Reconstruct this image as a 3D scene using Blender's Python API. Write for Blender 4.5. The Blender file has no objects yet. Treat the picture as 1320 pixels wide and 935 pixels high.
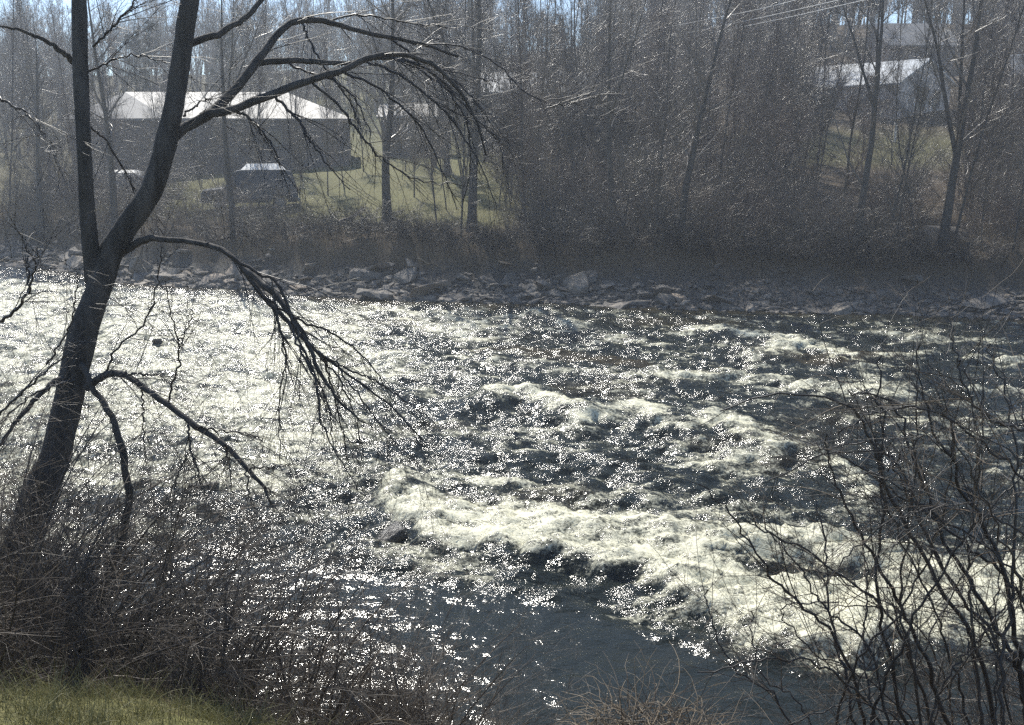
import bpy, bmesh, math
import numpy as np
from mathutils import Vector, Matrix, noise as mnoise

rng = np.random.default_rng(11)
scene = bpy.context.scene
COL = scene.collection
R = math.radians

# ------------------------------------------------------------------ camera model
CAM_Z, PITCH, FPX = 7.2, R(13.0), 1268.0
FW = np.array([0, math.cos(PITCH), -math.sin(PITCH)])
UP = np.array([0, math.sin(PITCH), math.cos(PITCH)])

def ray(px, py):
    px = np.asarray(px, float); py = np.asarray(py, float)
    x = (px - 660) / FPX; y = (467.5 - py) / FPX
    return np.stack([x, FW[1] + y * UP[1], FW[2] + y * UP[2]], -1)

def P(px, py, Y):                     # the point seen at that pixel, Y metres ahead
    d = ray(px, py); t = np.asarray(Y, float) / d[..., 1]
    return d * t[..., None] + np.array([0, 0, CAM_Z])

def G(px, py, z=0.0):                 # the point seen at that pixel on the level z
    d = ray(px, py); t = (z - CAM_Z) / d[..., 2]
    return d * t[..., None] + np.array([0, 0, CAM_Z])

def proj(X, Y, Z):
    v = np.array([X, Y, Z - CAM_Z]); f = v @ FW
    return 660 + FPX * v[0] / f, 467.5 - FPX * (v @ UP) / f

# ------------------------------------------------------------------ noise
_perm = np.random.default_rng(5).permutation(512)
_g = np.random.default_rng(6).normal(size=(512, 2)); _g /= np.linalg.norm(_g, axis=1)[:, None]
def gn(x, y):
    xi = np.floor(x).astype(int); yi = np.floor(y).astype(int); xf = x - xi; yf = y - yi
    u = xf * xf * xf * (xf * (xf * 6 - 15) + 10); v = yf * yf * yf * (yf * (yf * 6 - 15) + 10)
    def c(ix, iy, dx, dy):
        h = _perm[(_perm[ix & 511] + iy) & 511]
        return _g[h, 0] * dx + _g[h, 1] * dy
    a = c(xi, yi, xf, yf); b = c(xi + 1, yi, xf - 1, yf)
    d = c(xi, yi + 1, xf, yf - 1); e = c(xi + 1, yi + 1, xf - 1, yf - 1)
    return (a + u * (b - a)) * (1 - v) + (d + u * (e - d)) * v
def fbm(x, y, o=4, g=0.5):
    s = 0; a = 1.0
    for i in range(o):
        s = s + a * gn(x * 2 ** i + 17.3 * i, y * 2 ** i - 9.1 * i); a *= g
    return s
def sst(a, b, x):
    t = np.clip((x - a) / (b - a), 0, 1); return t * t * (3 - 2 * t)

# ------------------------------------------------------------------ object helpers
def tag(o, label=None, cat=None, group=None, kind=None):
    if label: o['label'] = label
    if cat: o['category'] = cat
    if group: o['group'] = group
    if kind: o['kind'] = kind
    return o
def empty(name, loc=(0, 0, 0), rz=0.0):
    o = bpy.data.objects.new(name, None); COL.objects.link(o)
    o.location = loc; o.rotation_euler = (0, 0, rz); o.empty_display_size = .2
    return o
def link(name, me, parent=None):
    o = bpy.data.objects.new(name, me); COL.objects.link(o)
    if parent is not None: o.parent = parent
    return o
def mesh_np(name, V, F, mat, smooth=True):
    """F: list of (k,4)/(k,3) index arrays"""
    me = bpy.data.meshes.new(name)
    V = np.asarray(V, np.float32); me.vertices.add(len(V)); me.vertices.foreach_set('co', V.ravel())
    F = [np.asarray(f, np.int32) for f in F if len(f)]
    loops = np.concatenate([f.ravel() for f in F]); tot = np.concatenate([np.full(len(f), f.shape[1], np.int32) for f in F])
    st = np.concatenate([[0], np.cumsum(tot)[:-1]]).astype(np.int32)
    me.loops.add(len(loops)); me.loops.foreach_set('vertex_index', loops)
    me.polygons.add(len(tot)); me.polygons.foreach_set('loop_start', st); me.polygons.foreach_set('loop_total', tot)
    me.polygons.foreach_set('use_smooth', np.full(len(tot), smooth))
    me.update(calc_edges=True); me.materials.append(mat)
    return me
def copy_tree(o, parent=None):
    c = o.copy(); COL.objects.link(c); c.parent = parent
    for ch in list(o.children): copy_tree(ch, c)
    return c
def norm(v): return v / np.maximum(np.linalg.norm(v, axis=-1, keepdims=True), 1e-9)

class Tubes:
    def __init__(self): self.V = []; self.F = []; self.T = []; self.n = 0
    def add(self, Pt, Rd, sides=3, cap=False):
        Pt = np.asarray(Pt, float); Rd = np.asarray(Rd, float)
        if Pt.ndim == 2: Pt = Pt[None]; Rd = Rd[None]
        m, n, _ = Pt.shape
        if m == 0: return
        T = np.empty_like(Pt); T[:, 1:-1] = Pt[:, 2:] - Pt[:, :-2]; T[:, 0] = Pt[:, 1] - Pt[:, 0]; T[:, -1] = Pt[:, -1] - Pt[:, -2]
        T = norm(T); mean = norm(Pt[:, -1] - Pt[:, 0])
        ax = np.argmin(np.abs(mean), axis=1); ref = np.zeros((m, 1, 3)); ref[np.arange(m), 0, ax] = 1
        U = norm(np.cross(T, np.broadcast_to(ref, T.shape))); W = np.cross(T, U)
        a = np.arange(sides) * 2 * math.pi / sides
        ring = Pt[:, :, None] + Rd[:, :, None, None] * (np.cos(a)[:, None] * U[:, :, None] + np.sin(a)[:, None] * W[:, :, None])
        base = self.n + (np.arange(m) * n * sides)[:, None, None]
        i = np.arange(n - 1)[None, :, None] * sides; j = np.arange(sides)[None, None, :]; j2 = (j + 1) % sides
        q = np.stack([base + i + j, base + i + j2, base + i + sides + j2, base + i + sides + j], -1)
        self.V.append(ring.reshape(-1, 3)); self.F.append(q.reshape(-1, 4)); self.n += m * n * sides
        if cap:
            for k in range(m):
                b = int(base[k, 0, 0]); c0 = np.array([[b + (n - 1) * sides + s, b + (n - 1) * sides + s + 1, b + (n - 1) * sides] for s in range(1, sides - 1)])
                self.T.append(c0)
    def arrays(self):
        return np.concatenate(self.V), np.concatenate(self.F)
    def mesh(self, name, mat):
        return mesh_np(name, np.concatenate(self.V), self.F + self.T, mat)
    def build(self, name, mat, parent=None):
        return link(name, self.mesh(name, mat), parent)

def grow(S, D, L, n, wob, bias=(0, 0, 0), rg=rng):
    m = len(S); Pt = np.zeros((m, n, 3)); Pt[:, 0] = S; d = norm(D); st = (np.asarray(L) / (n - 1))[:, None]
    bias = np.asarray(bias, float)
    for i in range(1, n):
        d = norm(d + rg.normal(0, wob, (m, 3)) + bias); Pt[:, i] = Pt[:, i - 1] + d * st
    return Pt
def spawn(Pt, Rd, k, t0, t1, a0, a1, rg=rng, flat=None):
    m, n, _ = Pt.shape; idx = np.repeat(np.arange(m), k)
    t = rg.uniform(t0, t1, m * k); f = t * (n - 1); s = np.minimum(f.astype(int), n - 2); w = (f - s)[:, None]
    S = Pt[idx, s] * (1 - w) + Pt[idx, s + 1] * w; T = norm(Pt[idx, s + 1] - Pt[idx, s])
    r = Rd[idx, s] * (1 - w[:, 0]) + Rd[idx, s + 1] * w[:, 0]
    q = rg.normal(size=(m * k, 3))
    if flat is not None: q = q * np.asarray(flat)
    pr = norm(q - (q * T).sum(1, keepdims=True) * T); a = rg.uniform(a0, a1, m * k)[:, None]
    return S, norm(np.cos(a) * T + np.sin(a) * pr), r, t, idx
def taper(r0, r1, n, p=1.0):
    r0 = np.asarray(r0, float)[:, None]; r1 = np.broadcast_to(np.asarray(r1, float), r0[:, 0].shape)[:, None]
    return r0 + (r1 - r0) * (np.linspace(0, 1, n) ** p)[None]
def smooth_line(pts, n, vals=None):
    pts = np.asarray(pts, float); k = len(pts); e = np.vstack([2 * pts[0] - pts[1], pts, 2 * pts[-1] - pts[-2]])
    u = np.linspace(0, k - 1, n); i = np.minimum(u.astype(int), k - 2); t = (u - i)[:, None]
    p0, p1, p2, p3 = e[i], e[i + 1], e[i + 2], e[i + 3]
    o = .5 * (2 * p1 + (p2 - p0) * t + (2 * p0 - 5 * p1 + 4 * p2 - p3) * t * t + (3 * p1 - p0 - 3 * p2 + p3) * t ** 3)
    if vals is None: return o
    return o, np.interp(u, np.arange(k), vals)

# ------------------------------------------------------------------ materials
def new_mat(name):
    m = bpy.data.materials.new(name); m.use_nodes = True; nt = m.node_tree
    b = nt.nodes['Principled BSDF']; return m, nt, b
def ramp(nt, fac, stops, interp='LINEAR'):
    r = nt.nodes.new('ShaderNodeValToRGB'); r.color_ramp.interpolation = interp
    while len(r.color_ramp.elements) < len(stops): r.color_ramp.elements.new(.5)
    for e, (p, c) in zip(r.color_ramp.elements, stops):
        e.position = p; e.color = (*c, 1) if len(c) == 3 else c
    nt.links.new(fac, r.inputs[0]); return r.outputs[0]
def noise_n(nt, scale, detail=4, rough=.55, coord='Object', vec=None, scl=None):
    n = nt.nodes.new('ShaderNodeTexNoise'); n.inputs['Scale'].default_value = scale
    n.inputs['Detail'].default_value = detail; n.inputs['Roughness'].default_value = rough
    if vec is None:
        c = nt.nodes.new('ShaderNodeTexCoord'); vec = c.outputs[coord]
    if scl is not None:
        mp = nt.nodes.new('ShaderNodeMapping'); mp.inputs['Scale'].default_value = scl
        nt.links.new(vec, mp.inputs[0]); vec = mp.outputs[0]
    nt.links.new(vec, n.inputs['Vector']); return n.outputs[0]
def bump(nt, b, h, strength, dist):
    bp = nt.nodes.new('ShaderNodeBump'); bp.inputs['Strength'].default_value = strength; bp.inputs['Distance'].default_value = dist
    nt.links.new(h, bp.inputs['Height']); nt.links.new(bp.outputs[0], b.inputs['Normal']); return bp
def mixc(nt, fac, a, b):
    m = nt.nodes.new('ShaderNodeMix'); m.data_type = 'RGBA'
    for s, v in ((0, fac), (6, a), (7, b)):
        if isinstance(v, (int, float)): m.inputs[s].default_value = v
        elif isinstance(v, tuple): m.inputs[s].default_value = (*v, 1)
        else: nt.links.new(v, m.inputs[s])
    return m.outputs[2]
def math_n(nt, op, a, b=None, c=None, clamp=False):
    m = nt.nodes.new('ShaderNodeMath'); m.operation = op; m.use_clamp = clamp
    for i, v in enumerate((a, b, c)):
        if v is None: continue
        if isinstance(v, (int, float)): m.inputs[i].default_value = v
        else: nt.links.new(v, m.inputs[i])
    return m.outputs[0]
def attr(nt, name):
    a = nt.nodes.new('ShaderNodeAttribute'); a.attribute_name = name; return a
def twig_mat(name, c0, c1, rough=.42, spec=.5):
    m, nt, b = new_mat(name)
    oi = nt.nodes.new('ShaderNodeObjectInfo'); n = noise_n(nt, 1.7, 2)
    f = math_n(nt, 'ADD', math_n(nt, 'MULTIPLY', oi.outputs['Random'], .5), math_n(nt, 'MULTIPLY', n, .5))
    nt.links.new(ramp(nt, f, [(.25, c0), (.75, c1)]), b.inputs['Base Color'])
    b.inputs['Roughness'].default_value = rough; b.inputs['Specular IOR Level'].default_value = spec
    return m
def bark_mat(name, c0, c1, c2, sc=9.0, st=.8, dist=.02):
    m, nt, b = new_mat(name)
    n1 = noise_n(nt, sc, 6, .62, scl=(1, 1, .22)); n2 = noise_n(nt, sc * .22, 3)
    col = mixc(nt, math_n(nt, 'MULTIPLY', n2, .6), ramp(nt, n1, [(.36, c0), (.62, c1)]), c2)
    nt.links.new(col, b.inputs['Base Color']); b.inputs['Roughness'].default_value = .8; b.inputs['Specular IOR Level'].default_value = .3
    bump(nt, b, n1, st, dist); return m

M = {}
M['bark'] = bark_mat('bark_dark', (.022, .02, .018), (.11, .10, .09), (.065, .062, .055), 9, 1, .03)
M['bark_far'] = bark_mat('bark_far', (.03, .027, .024), (.1, .088, .075), (.07, .065, .055), 5, .6, .02)
M['twig'] = twig_mat('twig_near', (.05, .04, .03), (.14, .11, .08))
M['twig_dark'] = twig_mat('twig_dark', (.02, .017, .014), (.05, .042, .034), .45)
M['twig_tan'] = twig_mat('twig_tan', (.09, .07, .05), (.2, .155, .105), .5)
M['twig_far'] = twig_mat('twig_far', (.10, .085, .068), (.22, .185, .145), .34)
M['twig_red'] = twig_mat('twig_red', (.085, .062, .048), (.18, .13, .10), .34)
M['dry'] = twig_mat('dry_stalk', (.13, .095, .06), (.32, .25, .16), .55)
M['needle'] = twig_mat('needle', (.012, .025, .014), (.03, .05, .025), .6)

# ------------------------------------------------------------------ terrain
SH_PX = np.array([(-300, 325), (-120, 333), (0, 341), (90, 350), (170, 366), (300, 373), (420, 383), (560, 389), (700, 391), (880, 398), (1000, 402), (1150, 406), (1320, 412), (1500, 418), (1750, 424)], float)
SHW = G(SH_PX[:, 0], SH_PX[:, 1])
_sx = np.concatenate([[-400, -90], SHW[:, 0], [80, 400]]); _sy = np.concatenate([[110, 66], SHW[:, 1], [33, 30]])
def shore(X):
    return np.interp(X, _sx, _sy) + .45 * gn(np.asarray(X) * .35, np.asarray(X) * 0 + 3.3) + .2 * gn(np.asarray(X) * 1.3, np.asarray(X) * 0 + 7.7)
def near_edge(X):      # where the near bank meets the water
    return 10.3 + .5 * gn(np.asarray(X) * .3, np.asarray(X) * 0 + 1.1) - .06 * np.clip(X, -8, 8)
def terrain(X, Y):
    X = np.asarray(X, float); Y = np.asarray(Y, float)
    d = Y - shore(X)
    right = sst(-3, 13, X * 60 / np.maximum(Y, 48)); left = sst(-6, -30, X)
    top = 2.35 + .25 * gn(X * .12, Y * .12)
    zf = np.where(d < 0, np.maximum(d * .35, -1.1), 0)
    bank = top * (.30 * sst(0, 2.6, d) + .70 * sst(2.2, 4.3, d))
    dd = np.clip(d - 4, 0, None)
    slope_l = .085 * np.minimum(dd, 34) + .03 * np.clip(dd - 34, 0, 14) + .185 * np.clip(dd - 48, 0, 75)
    slope_r = .105 * np.minimum(dd, 30) + .23 * np.clip(dd - 30, 0, 70) + .10 * np.clip(dd - 100, 0, 60)
    hill = slope_l * (1 - right) + slope_r * right
    lump = (.10 * gn(X * .9, Y * .9) + .05 * gn(X * 2.3, Y * 2.3)) * sst(-.5, 2, d) + (.32 * gn(X * .7 + 5, Y * .9) + .16 * gn(X * 1.9, Y * 2.1 + 3)) * sst(1.5, 3, d) * sst(9, 5, d) + .5 * gn(X * .07, Y * .07) * sst(6, 20, d)
    zf = zf + bank + hill + lump
    e = near_edge(X) - Y
    mound = .75 * sst(.6, -2.6, X)
    h = 3.75 + mound
    zn = h * sst(-.2, 6.3, e) * .62 + h * .38 * np.clip(e / 6.3, 0, 1) + .12 * np.clip(e - 5.8, 0, 12)
    zn = np.where(e < 0, np.maximum(e * .5, -1.1), zn) + (.07 * gn(X * 1.1, Y * 1.1) + .03 * gn(X * 3.1, Y * 3.1)) * sst(-.3, 1, e)
    return np.where(Y < 22, zn, zf)
def tz(x, y): return float(terrain(np.array([x]), np.array([y]))[0])

def axis(segs):
    out = []
    for a, b, s in segs: out.append(np.arange(a, b, s))
    return np.concatenate(out + [[segs[-1][1]]])
gx = axis([(-900, -100, 40), (-100, -40, 3), (-40, 40, .3), (40, 100, 3), (100, 900, 40)])
gy = axis([(-400, -20, 20), (-20, 0, 1), (0, 11.5, .16), (11.5, 36, 1.2), (36, 66, .28), (66, 180, 1.8), (180, 1200, 40)])
GX, GY = np.meshgrid(gx, gy); GZ = terrain(GX, GY)
def grid_faces(nx, ny):
    i = np.arange(ny - 1)[:, None] * nx + np.arange(nx - 1)[None]
    return np.stack([i, i + 1, i + nx + 1, i + nx], -1).reshape(-1, 4)
m, nt, b = new_mat('ground')
a = attr(nt, 'cover'); sep = nt.nodes.new('ShaderNodeSeparateColor'); nt.links.new(a.outputs['Color'], sep.inputs[0])
nA = noise_n(nt, 3.5, 6, .7); nB = noise_n(nt, 14, 5, .7); nC = noise_n(nt, .5, 3)
litter = ramp(nt, nB, [(.3, (.035, .026, .018)), (.5, (.10, .074, .048)), (.7, (.19, .145, .095))])
grass_c = mixc(nt, nA, ramp(nt, nB, [(.32, (.03, .038, .012)), (.5, (.10, .115, .03)), (.7, (.23, .215, .075))]), ramp(nt, nB, [(.32, (.05, .05, .02)), (.52, (.15, .15, .045)), (.7, (.26, .235, .10))]))
dry_c = ramp(nt, nB, [(.3, (.1, .08, .05)), (.7, (.27, .215, .13))])
rock_c = ramp(nt, nB, [(.3, (.03, .03, .028)), (.7, (.16, .15, .13))])
sand_c = ramp(nt, nB, [(.3, (.13, .105, .08)), (.7, (.26, .215, .17))])
c1 = mixc(nt, math_n(nt, 'MULTIPLY', math_n(nt, 'ADD', sep.outputs[0], math_n(nt, 'SUBTRACT', nA, .5)), 1.0, clamp=True), litter, mixc(nt, math_n(nt, 'MULTIPLY', nC, .45), grass_c, dry_c))
c2 = mixc(nt, sep.outputs[1], c1, rock_c)
c3 = mixc(nt, sep.outputs[2], c2, sand_c)
nt.links.new(c3, b.inputs['Base Color']); b.inputs['Roughness'].default_value = .9; b.inputs['Specular IOR Level'].default_value = .2
bump(nt, b, nB, .8, .06)
M['ground'] = m
me = mesh_np('ground', np.stack([GX, GY, GZ], -1).reshape(-1, 3), [grid_faces(len(gx), len(gy))], m)
D = GY - shore(GX)
pxg = 660 + FPX * GX / np.maximum(GY, 1)
cov = np.zeros(GX.shape + (4,)); cov[..., 3] = 1
lawn = sst(5.5, 9, D) * (sst(-30, -24, GX) * sst(4, -1.5, GX)) + .8 * sst(28, 32, D) * sst(15, 20, GX) * sst(46, 38, D) + .5 * sst(5, 8, D) * sst(-22, -26, GX)
near_g = .95 * sst(6.0, 5.0, GY) * sst(1.2, -1.0, GX) * (GY < 22)
cov[..., 0] = np.clip(np.where(GY < 22, near_g, lawn), 0, 1)
cov[..., 1] = np.where(GY < 22, sst(.8, -.2, near_edge(GX) - GY), sst(3.3, 2.3, D + .5 * gn(GX * .8, GY * .8)))
cov[..., 2] = np.where(GY < 22, 0, sst(.3, .8, D) * sst(3.2, 2.2, D) * sst(6.5, 9.5, GX) * sst(21, 17, GX)) * .9
ca = me.color_attributes.new('cover', 'FLOAT_COLOR', 'POINT'); ca.data.foreach_set('color', cov.reshape(-1).astype(np.float32))
tag(link('ground', me), kind='structure')

# ------------------------------------------------------------------ river
wx = axis([(-200, -42, 4), (-42, -30, .4), (-30, 24, .085), (24, 40, .4), (40, 200, 4)])
wy = axis([(8.2, 24, .07), (24, 36, .09), (36, 58, .14), (58, 120, 1.5)])
WX, WY = np.meshgrid(wx, wy)

def poly_sd(poly, X, Y):
    poly = np.asarray(poly); q = np.roll(poly, -1, axis=0); d2 = np.full(X.shape, 1e9); ins = np.zeros(X.shape, bool)
    for (ax, ay), (bx, by) in zip(poly, q):
        ex, ey = bx - ax, by - ay; l = ex * ex + ey * ey + 1e-12
        t = np.clip(((X - ax) * ex + (Y - ay) * ey) / l, 0, 1)
        d2 = np.minimum(d2, (X - ax - t * ex) ** 2 + (Y - ay - t * ey) ** 2)
        c = (ay > Y) != (by > Y)
        with np.errstate(divide='ignore', invalid='ignore'):
            xi = ax + (Y - ay) / (by - ay + 1e-12) * ex
        ins ^= c & (X < xi)
    d = np.sqrt(d2); return np.where(ins, -d, d)
def line_sd(pts, X, Y):
    d2 = np.full(X.shape, 1e9)
    for (ax, ay), (bx, by) in zip(pts[:-1], pts[1:]):
        ex, ey = bx - ax, by - ay; l = ex * ex + ey * ey + 1e-12
        t = np.clip(((X - ax) * ex + (Y - ay) * ey) / l, 0, 1)
        d2 = np.minimum(d2, (X - ax - t * ex) ** 2 + (Y - ay - t * ey) ** 2)
    return np.sqrt(d2)
def gp(pts): 
    p = np.asarray(pts, float); return G(p[:, 0], p[:, 1])[:, :2]

# warped coordinates keep every traced edge ragged
jx = WX + .9 * fbm(WX * .45, WY * .45, 4) ; jy = WY + .8 * fbm(WX * .45 + 40, WY * .45 + 9, 4)
jx2 = WX + .5 * fbm(WX * .8, WY * .9, 5, .6); jy2 = WY + .62 * fbm(WX * .8 + 40, WY * .9 + 9, 5, .6)
foam = np.zeros(WX.shape); H = np.zeros(WX.shape); silt = np.zeros(WX.shape)
def area(pts, soft, amt, tight=False):
    global foam
    s = poly_sd(gp(pts), jx2 if tight else jx, jy2 if tight else jy); f = amt * sst(soft, -soft, s); foam = np.maximum(foam, f); return f
def streak(pts, w, amt, h=0.0, hw=None):
    global foam, H
    d = line_sd(gp(pts), jx2, jy2); foam = np.maximum(foam, .95 * amt * sst(w * 1.45, w * .05, d))
    if h: H += h * np.exp(-(d / (hw or w)) ** 2)
# broad left sheet of broken white water
area([(-200, 335), (150, 372), (420, 392), (640, 398), (700, 430), (560, 470), (520, 540), (470, 600), (500, 640), (280, 655), (100, 640), (-200, 680)], 1.1, .66)
area([(300, 395), (560, 402), (500, 470), (420, 560), (440, 640), (290, 650), (250, 560)], 1.0, .74)
area([(-150, 350), (250, 380), (400, 470), (300, 600), (60, 560), (-150, 600)], 1.6, .71)
# main ledge
ledge = area([(500, 640), (590, 642), (700, 660), (830, 668), (950, 680), (1080, 692), (1200, 705), (1330, 720), (1400, 760), (1330, 830), (1220, 848), (1120, 866), (1040, 862), (950, 842), (905, 800), (850, 764), (770, 742), (700, 722), (600, 718), (528, 712)], .4, .90, True)
streak([(505, 640), (520, 672), (560, 700), (640, 705), (760, 722), (850, 750)], .55, 1.0, .22, .5)
streak([(560, 668), (700, 684), (850, 690), (1000, 694), (1120, 704)], .5, 1.0, .24, .6)
streak([(880, 765), (960, 800), (1060, 835), (1160, 845)], .55, 1.0, .25, .5)
dark = sst(.30, .05, line_sd(gp([(905, 722), (980, 728), (1060, 733), (1140, 735)]), jx2, jy2)); foam *= 1 - .75 * dark; H -= .1 * dark
# standing waves
streak([(618, 530), (645, 514), (668, 512), (700, 522), (730, 540)], .8, .95, .30, .8)
streak([(745, 552), (790, 540), (815, 532), (850, 548)], .75, .9, .22, .8)
streak([(870, 560), (915, 545), (960, 566), (1000, 585)], .8, .85, .25, .8)
streak([(900, 608), (960, 596), (1040, 588), (1085, 610), (1110, 640)], .6, .78, .15)
streak([(880, 434), (920, 432), (985, 440), (1010, 446)], .7, .92, .18, .9)
streak([(978, 468), (1000, 455), (1035, 450), (1085, 464)], .75, .95, .24, .9)
streak([(845, 492), (930, 490), (1010, 497), (1060, 506), (1130, 512)], .7, .8, .18)
streak([(1120, 436), (1200, 440), (1290, 446)], .8, .72, .15)
streak([(1130, 466), (1200, 462), (1330, 470)], .6, .7, .1)
streak([(1240, 508), (1320, 512), (1400, 520)], .45, .9, .15)
streak([(690, 405), (760, 430), (850, 452)], .9, .62, .12)
streak([(580, 480), (680, 470), (760, 480), (840, 492)], .7, .66, .12)
streak([(640, 590), (700, 606), (800, 600), (870, 630)], .7, .6, .12)
streak([(500, 625), (620, 630), (760, 640), (900, 655)], .55, .62, .1)
streak([(1180, 545), (1260, 560), (1330, 555)], .45, .62, .08)
streak([(1100, 480), (1140, 500), (1180, 530)], .6, .62, .08)
# patches that stay dark and smooth
def calm(pts, soft, amt, tight=True):
    global foam
    s = poly_sd(gp(pts), jx2 if tight else jx, jy2 if tight else jy); k = amt * sst(soft, -soft, s); foam = foam * (1 - k); return k
calm([(500, 495), (600, 490), (640, 535), (590, 560), (500, 560)], .7, .75)
calm([(620, 548), (760, 560), (860, 580), (830, 620), (700, 622), (610, 600)], .8, .45)
calm([(480, 400), (560, 440), (700, 450), (860, 470), (850, 488), (640, 470), (470, 450)], .7, .55)
front = calm([(430, 640), (505, 690), (540, 716), (700, 728), (780, 752), (850, 772), (905, 812), (935, 852), (1040, 874), (1200, 880), (1500, 930), (1500, 1100), (-400, 1100), (-400, 680), (100, 655)], .3, .97)
# broken streaks everywhere in the fast water
fast = 1 - sst(.4, -.4, WY - np.interp(WX, [-30, -5, -2, 1, 3.5, 12], [15.5, 16.4, 15.2, 14.2, 12.2, 11.6]))
n1 = fbm(WX * .32 + 3, WY * .8, 4, .6); n2 = fbm(WX * 1.1, WY * 2.2 + 5, 3, .6)
n3 = fbm(WX * 2.4 + 11, WY * 4.2, 3, .65); fil = np.clip(1 - 3.2 * np.abs(fbm(WX * .55 + 60, WY * 1.25 + 3, 5, .62)), 0, 1)
foam = np.clip(foam + fast * (.34 * n1 + .26 * n2 + .22 * n3 + .20 * fil - .03) * (1 - .35 * foam), 0, 1.2)
foam = np.maximum(foam, fast * (.33 + .36 * sst(.0, .5, n1 + .4 * n2 + .5 * n3)))
D2 = shore(WX) - WY
foam *= sst(-.2, 1.6, D2)
# relief
sw = fbm(WX * .28 + 9, WY * .45 + 2, 3, .55)
chop = fbm(WX * .9 + .6 * sw, WY * 1.5, 4, .58)
ridge = 1 - np.abs(fbm(WX * .75 + 20, WY * 1.35 + 4, 4, .55)) * 2.2
H += fast * (.16 * sw + .15 * chop + .08 * ridge) + (1 - fast) * (.035 * sw + .022 * chop)
rip = gn(WX * 3.1 + 2 * chop, WY * 4.6) + .7 * gn(WX * 5.3 + 7, WY * 7.7 + 2 * chop)
H += (.017 + .016 * fast + .020 * sst(1.5, -2, WX) * (1 - fast)) * rip
fm = np.clip(foam, 0, 1)
bil = np.abs(gn(WX * 2.6, WY * 2.9)) + .6 * np.abs(gn(WX * 5.6 + 3, WY * 6.1)) + .35 * np.abs(gn(WX * 10.3, WY * 11 + 8))
H += sst(.5, .9, fm) * (.07 * (bil - .25) + .04 * np.abs(gn(WX * 17 + 5, WY * 19)))
H *= sst(-.1, 1.5, D2) * .95 + .05
edge = near_edge(WX) - WY
me = mesh_np('river', np.stack([WX, WY, H], -1).reshape(-1, 3), [grid_faces(len(wx), len(wy))], None) if False else None
silt = np.clip(sst(.9, .2, np.abs(line_sd(gp([(620, 450), (760, 462), (840, 478)]), jx, jy))) + sst(.9, .2, line_sd(gp([(1060, 470), (1130, 462)]), jx, jy)) + sst(2.2, .2, D2) * .8 + .5 * sst(.1, .5, fbm(WX * .2 + 30, WY * .3, 3)), 0, 1) * (.15 + .85 * fast)
m, nt, b = new_mat('river_water')
at = attr(nt, 'foam'); sep = nt.nodes.new('ShaderNodeSeparateColor'); nt.links.new(at.outputs['Color'], sep.inputs[0])
fA = noise_n(nt, 2.4, 7, .68, scl=(.6, 1.7, 1)); fB = noise_n(nt, 15, 4, .75, scl=(1, 1.25, 1))
nsum = math_n(nt, 'ADD', math_n(nt, 'MULTIPLY', fA, .48), math_n(nt, 'MULTIPLY', fB, .52))
ff = math_n(nt, 'ADD', math_n(nt, 'SUBTRACT', sep.outputs[0], .55), math_n(nt, 'MULTIPLY', math_n(nt, 'SUBTRACT', nsum, .5), 2.9))
mask = nt.nodes.new('ShaderNodeMapRange'); mask.interpolation_type = 'SMOOTHSTEP'
nt.links.new(ff, mask.inputs[0]); mask.inputs[1].default_value = -.08; mask.inputs[2].default_value = .56
fmask = mask.outputs[0]
wcol = mixc(nt, sep.outputs[1], (.014, .018, .014), (.052, .040, .018))
fcol = ramp(nt, fB, [(.25, (.50, .47, .31)), (.6, (.84, .81, .60))])
b.inputs['IOR'].default_value = 1.33; b.inputs['Roughness'].default_value = .13
nt.links.new(wcol, b.inputs['Base Color'])
r1 = noise_n(nt, 5.0, 4, .6, scl=(.8, 1.3, 1)); r2 = noise_n(nt, 17, 2, .5, scl=(.8, 1.2, 1))
hh = math_n(nt, 'ADD', math_n(nt, 'MULTIPLY', r1, .10), math_n(nt, 'MULTIPLY', r2, .022))
bw = nt.nodes.new('ShaderNodeBump'); bw.inputs['Distance'].default_value = 1.0
nt.links.new(math_n(nt, 'ADD', .28, math_n(nt, 'MULTIPLY', sep.outputs[2], .36)), bw.inputs['Strength'])
nt.links.new(hh, bw.inputs['Height']); nt.links.new(bw.outputs[0], b.inputs['Normal'])
fb = nt.nodes.new('ShaderNodeBsdfPrincipled'); nt.links.new(fcol, fb.inputs['Base Color']); fb.inputs['Roughness'].default_value = .55
fb.inputs['Subsurface Weight'].default_value = 0
bf = nt.nodes.new('ShaderNodeBump'); bf.inputs['Strength'].default_value = .45; bf.inputs['Distance'].default_value = .12
nt.links.new(nsum, bf.inputs['Height']); nt.links.new(bf.outputs[0], fb.inputs['Normal'])
mx = nt.nodes.new('ShaderNodeMixShader'); nt.links.new(fmask, mx.inputs[0]); nt.links.new(b.outputs[0], mx.inputs[1]); nt.links.new(fb.outputs[0], mx.inputs[2])
nt.links.new(mx.outputs[0], nt.nodes['Material Output'].inputs['Surface'])
me = mesh_np('river', np.stack([WX, WY, H], -1).reshape(-1, 3), [grid_faces(len(wx), len(wy))], m)
ca = me.color_attributes.new('foam', 'FLOAT_COLOR', 'POINT')
ca.data.foreach_set('color', np.stack([foam, silt, fast, np.ones_like(foam)], -1).reshape(-1).astype(np.float32))
tag(link('river', me), kind='structure')

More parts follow.
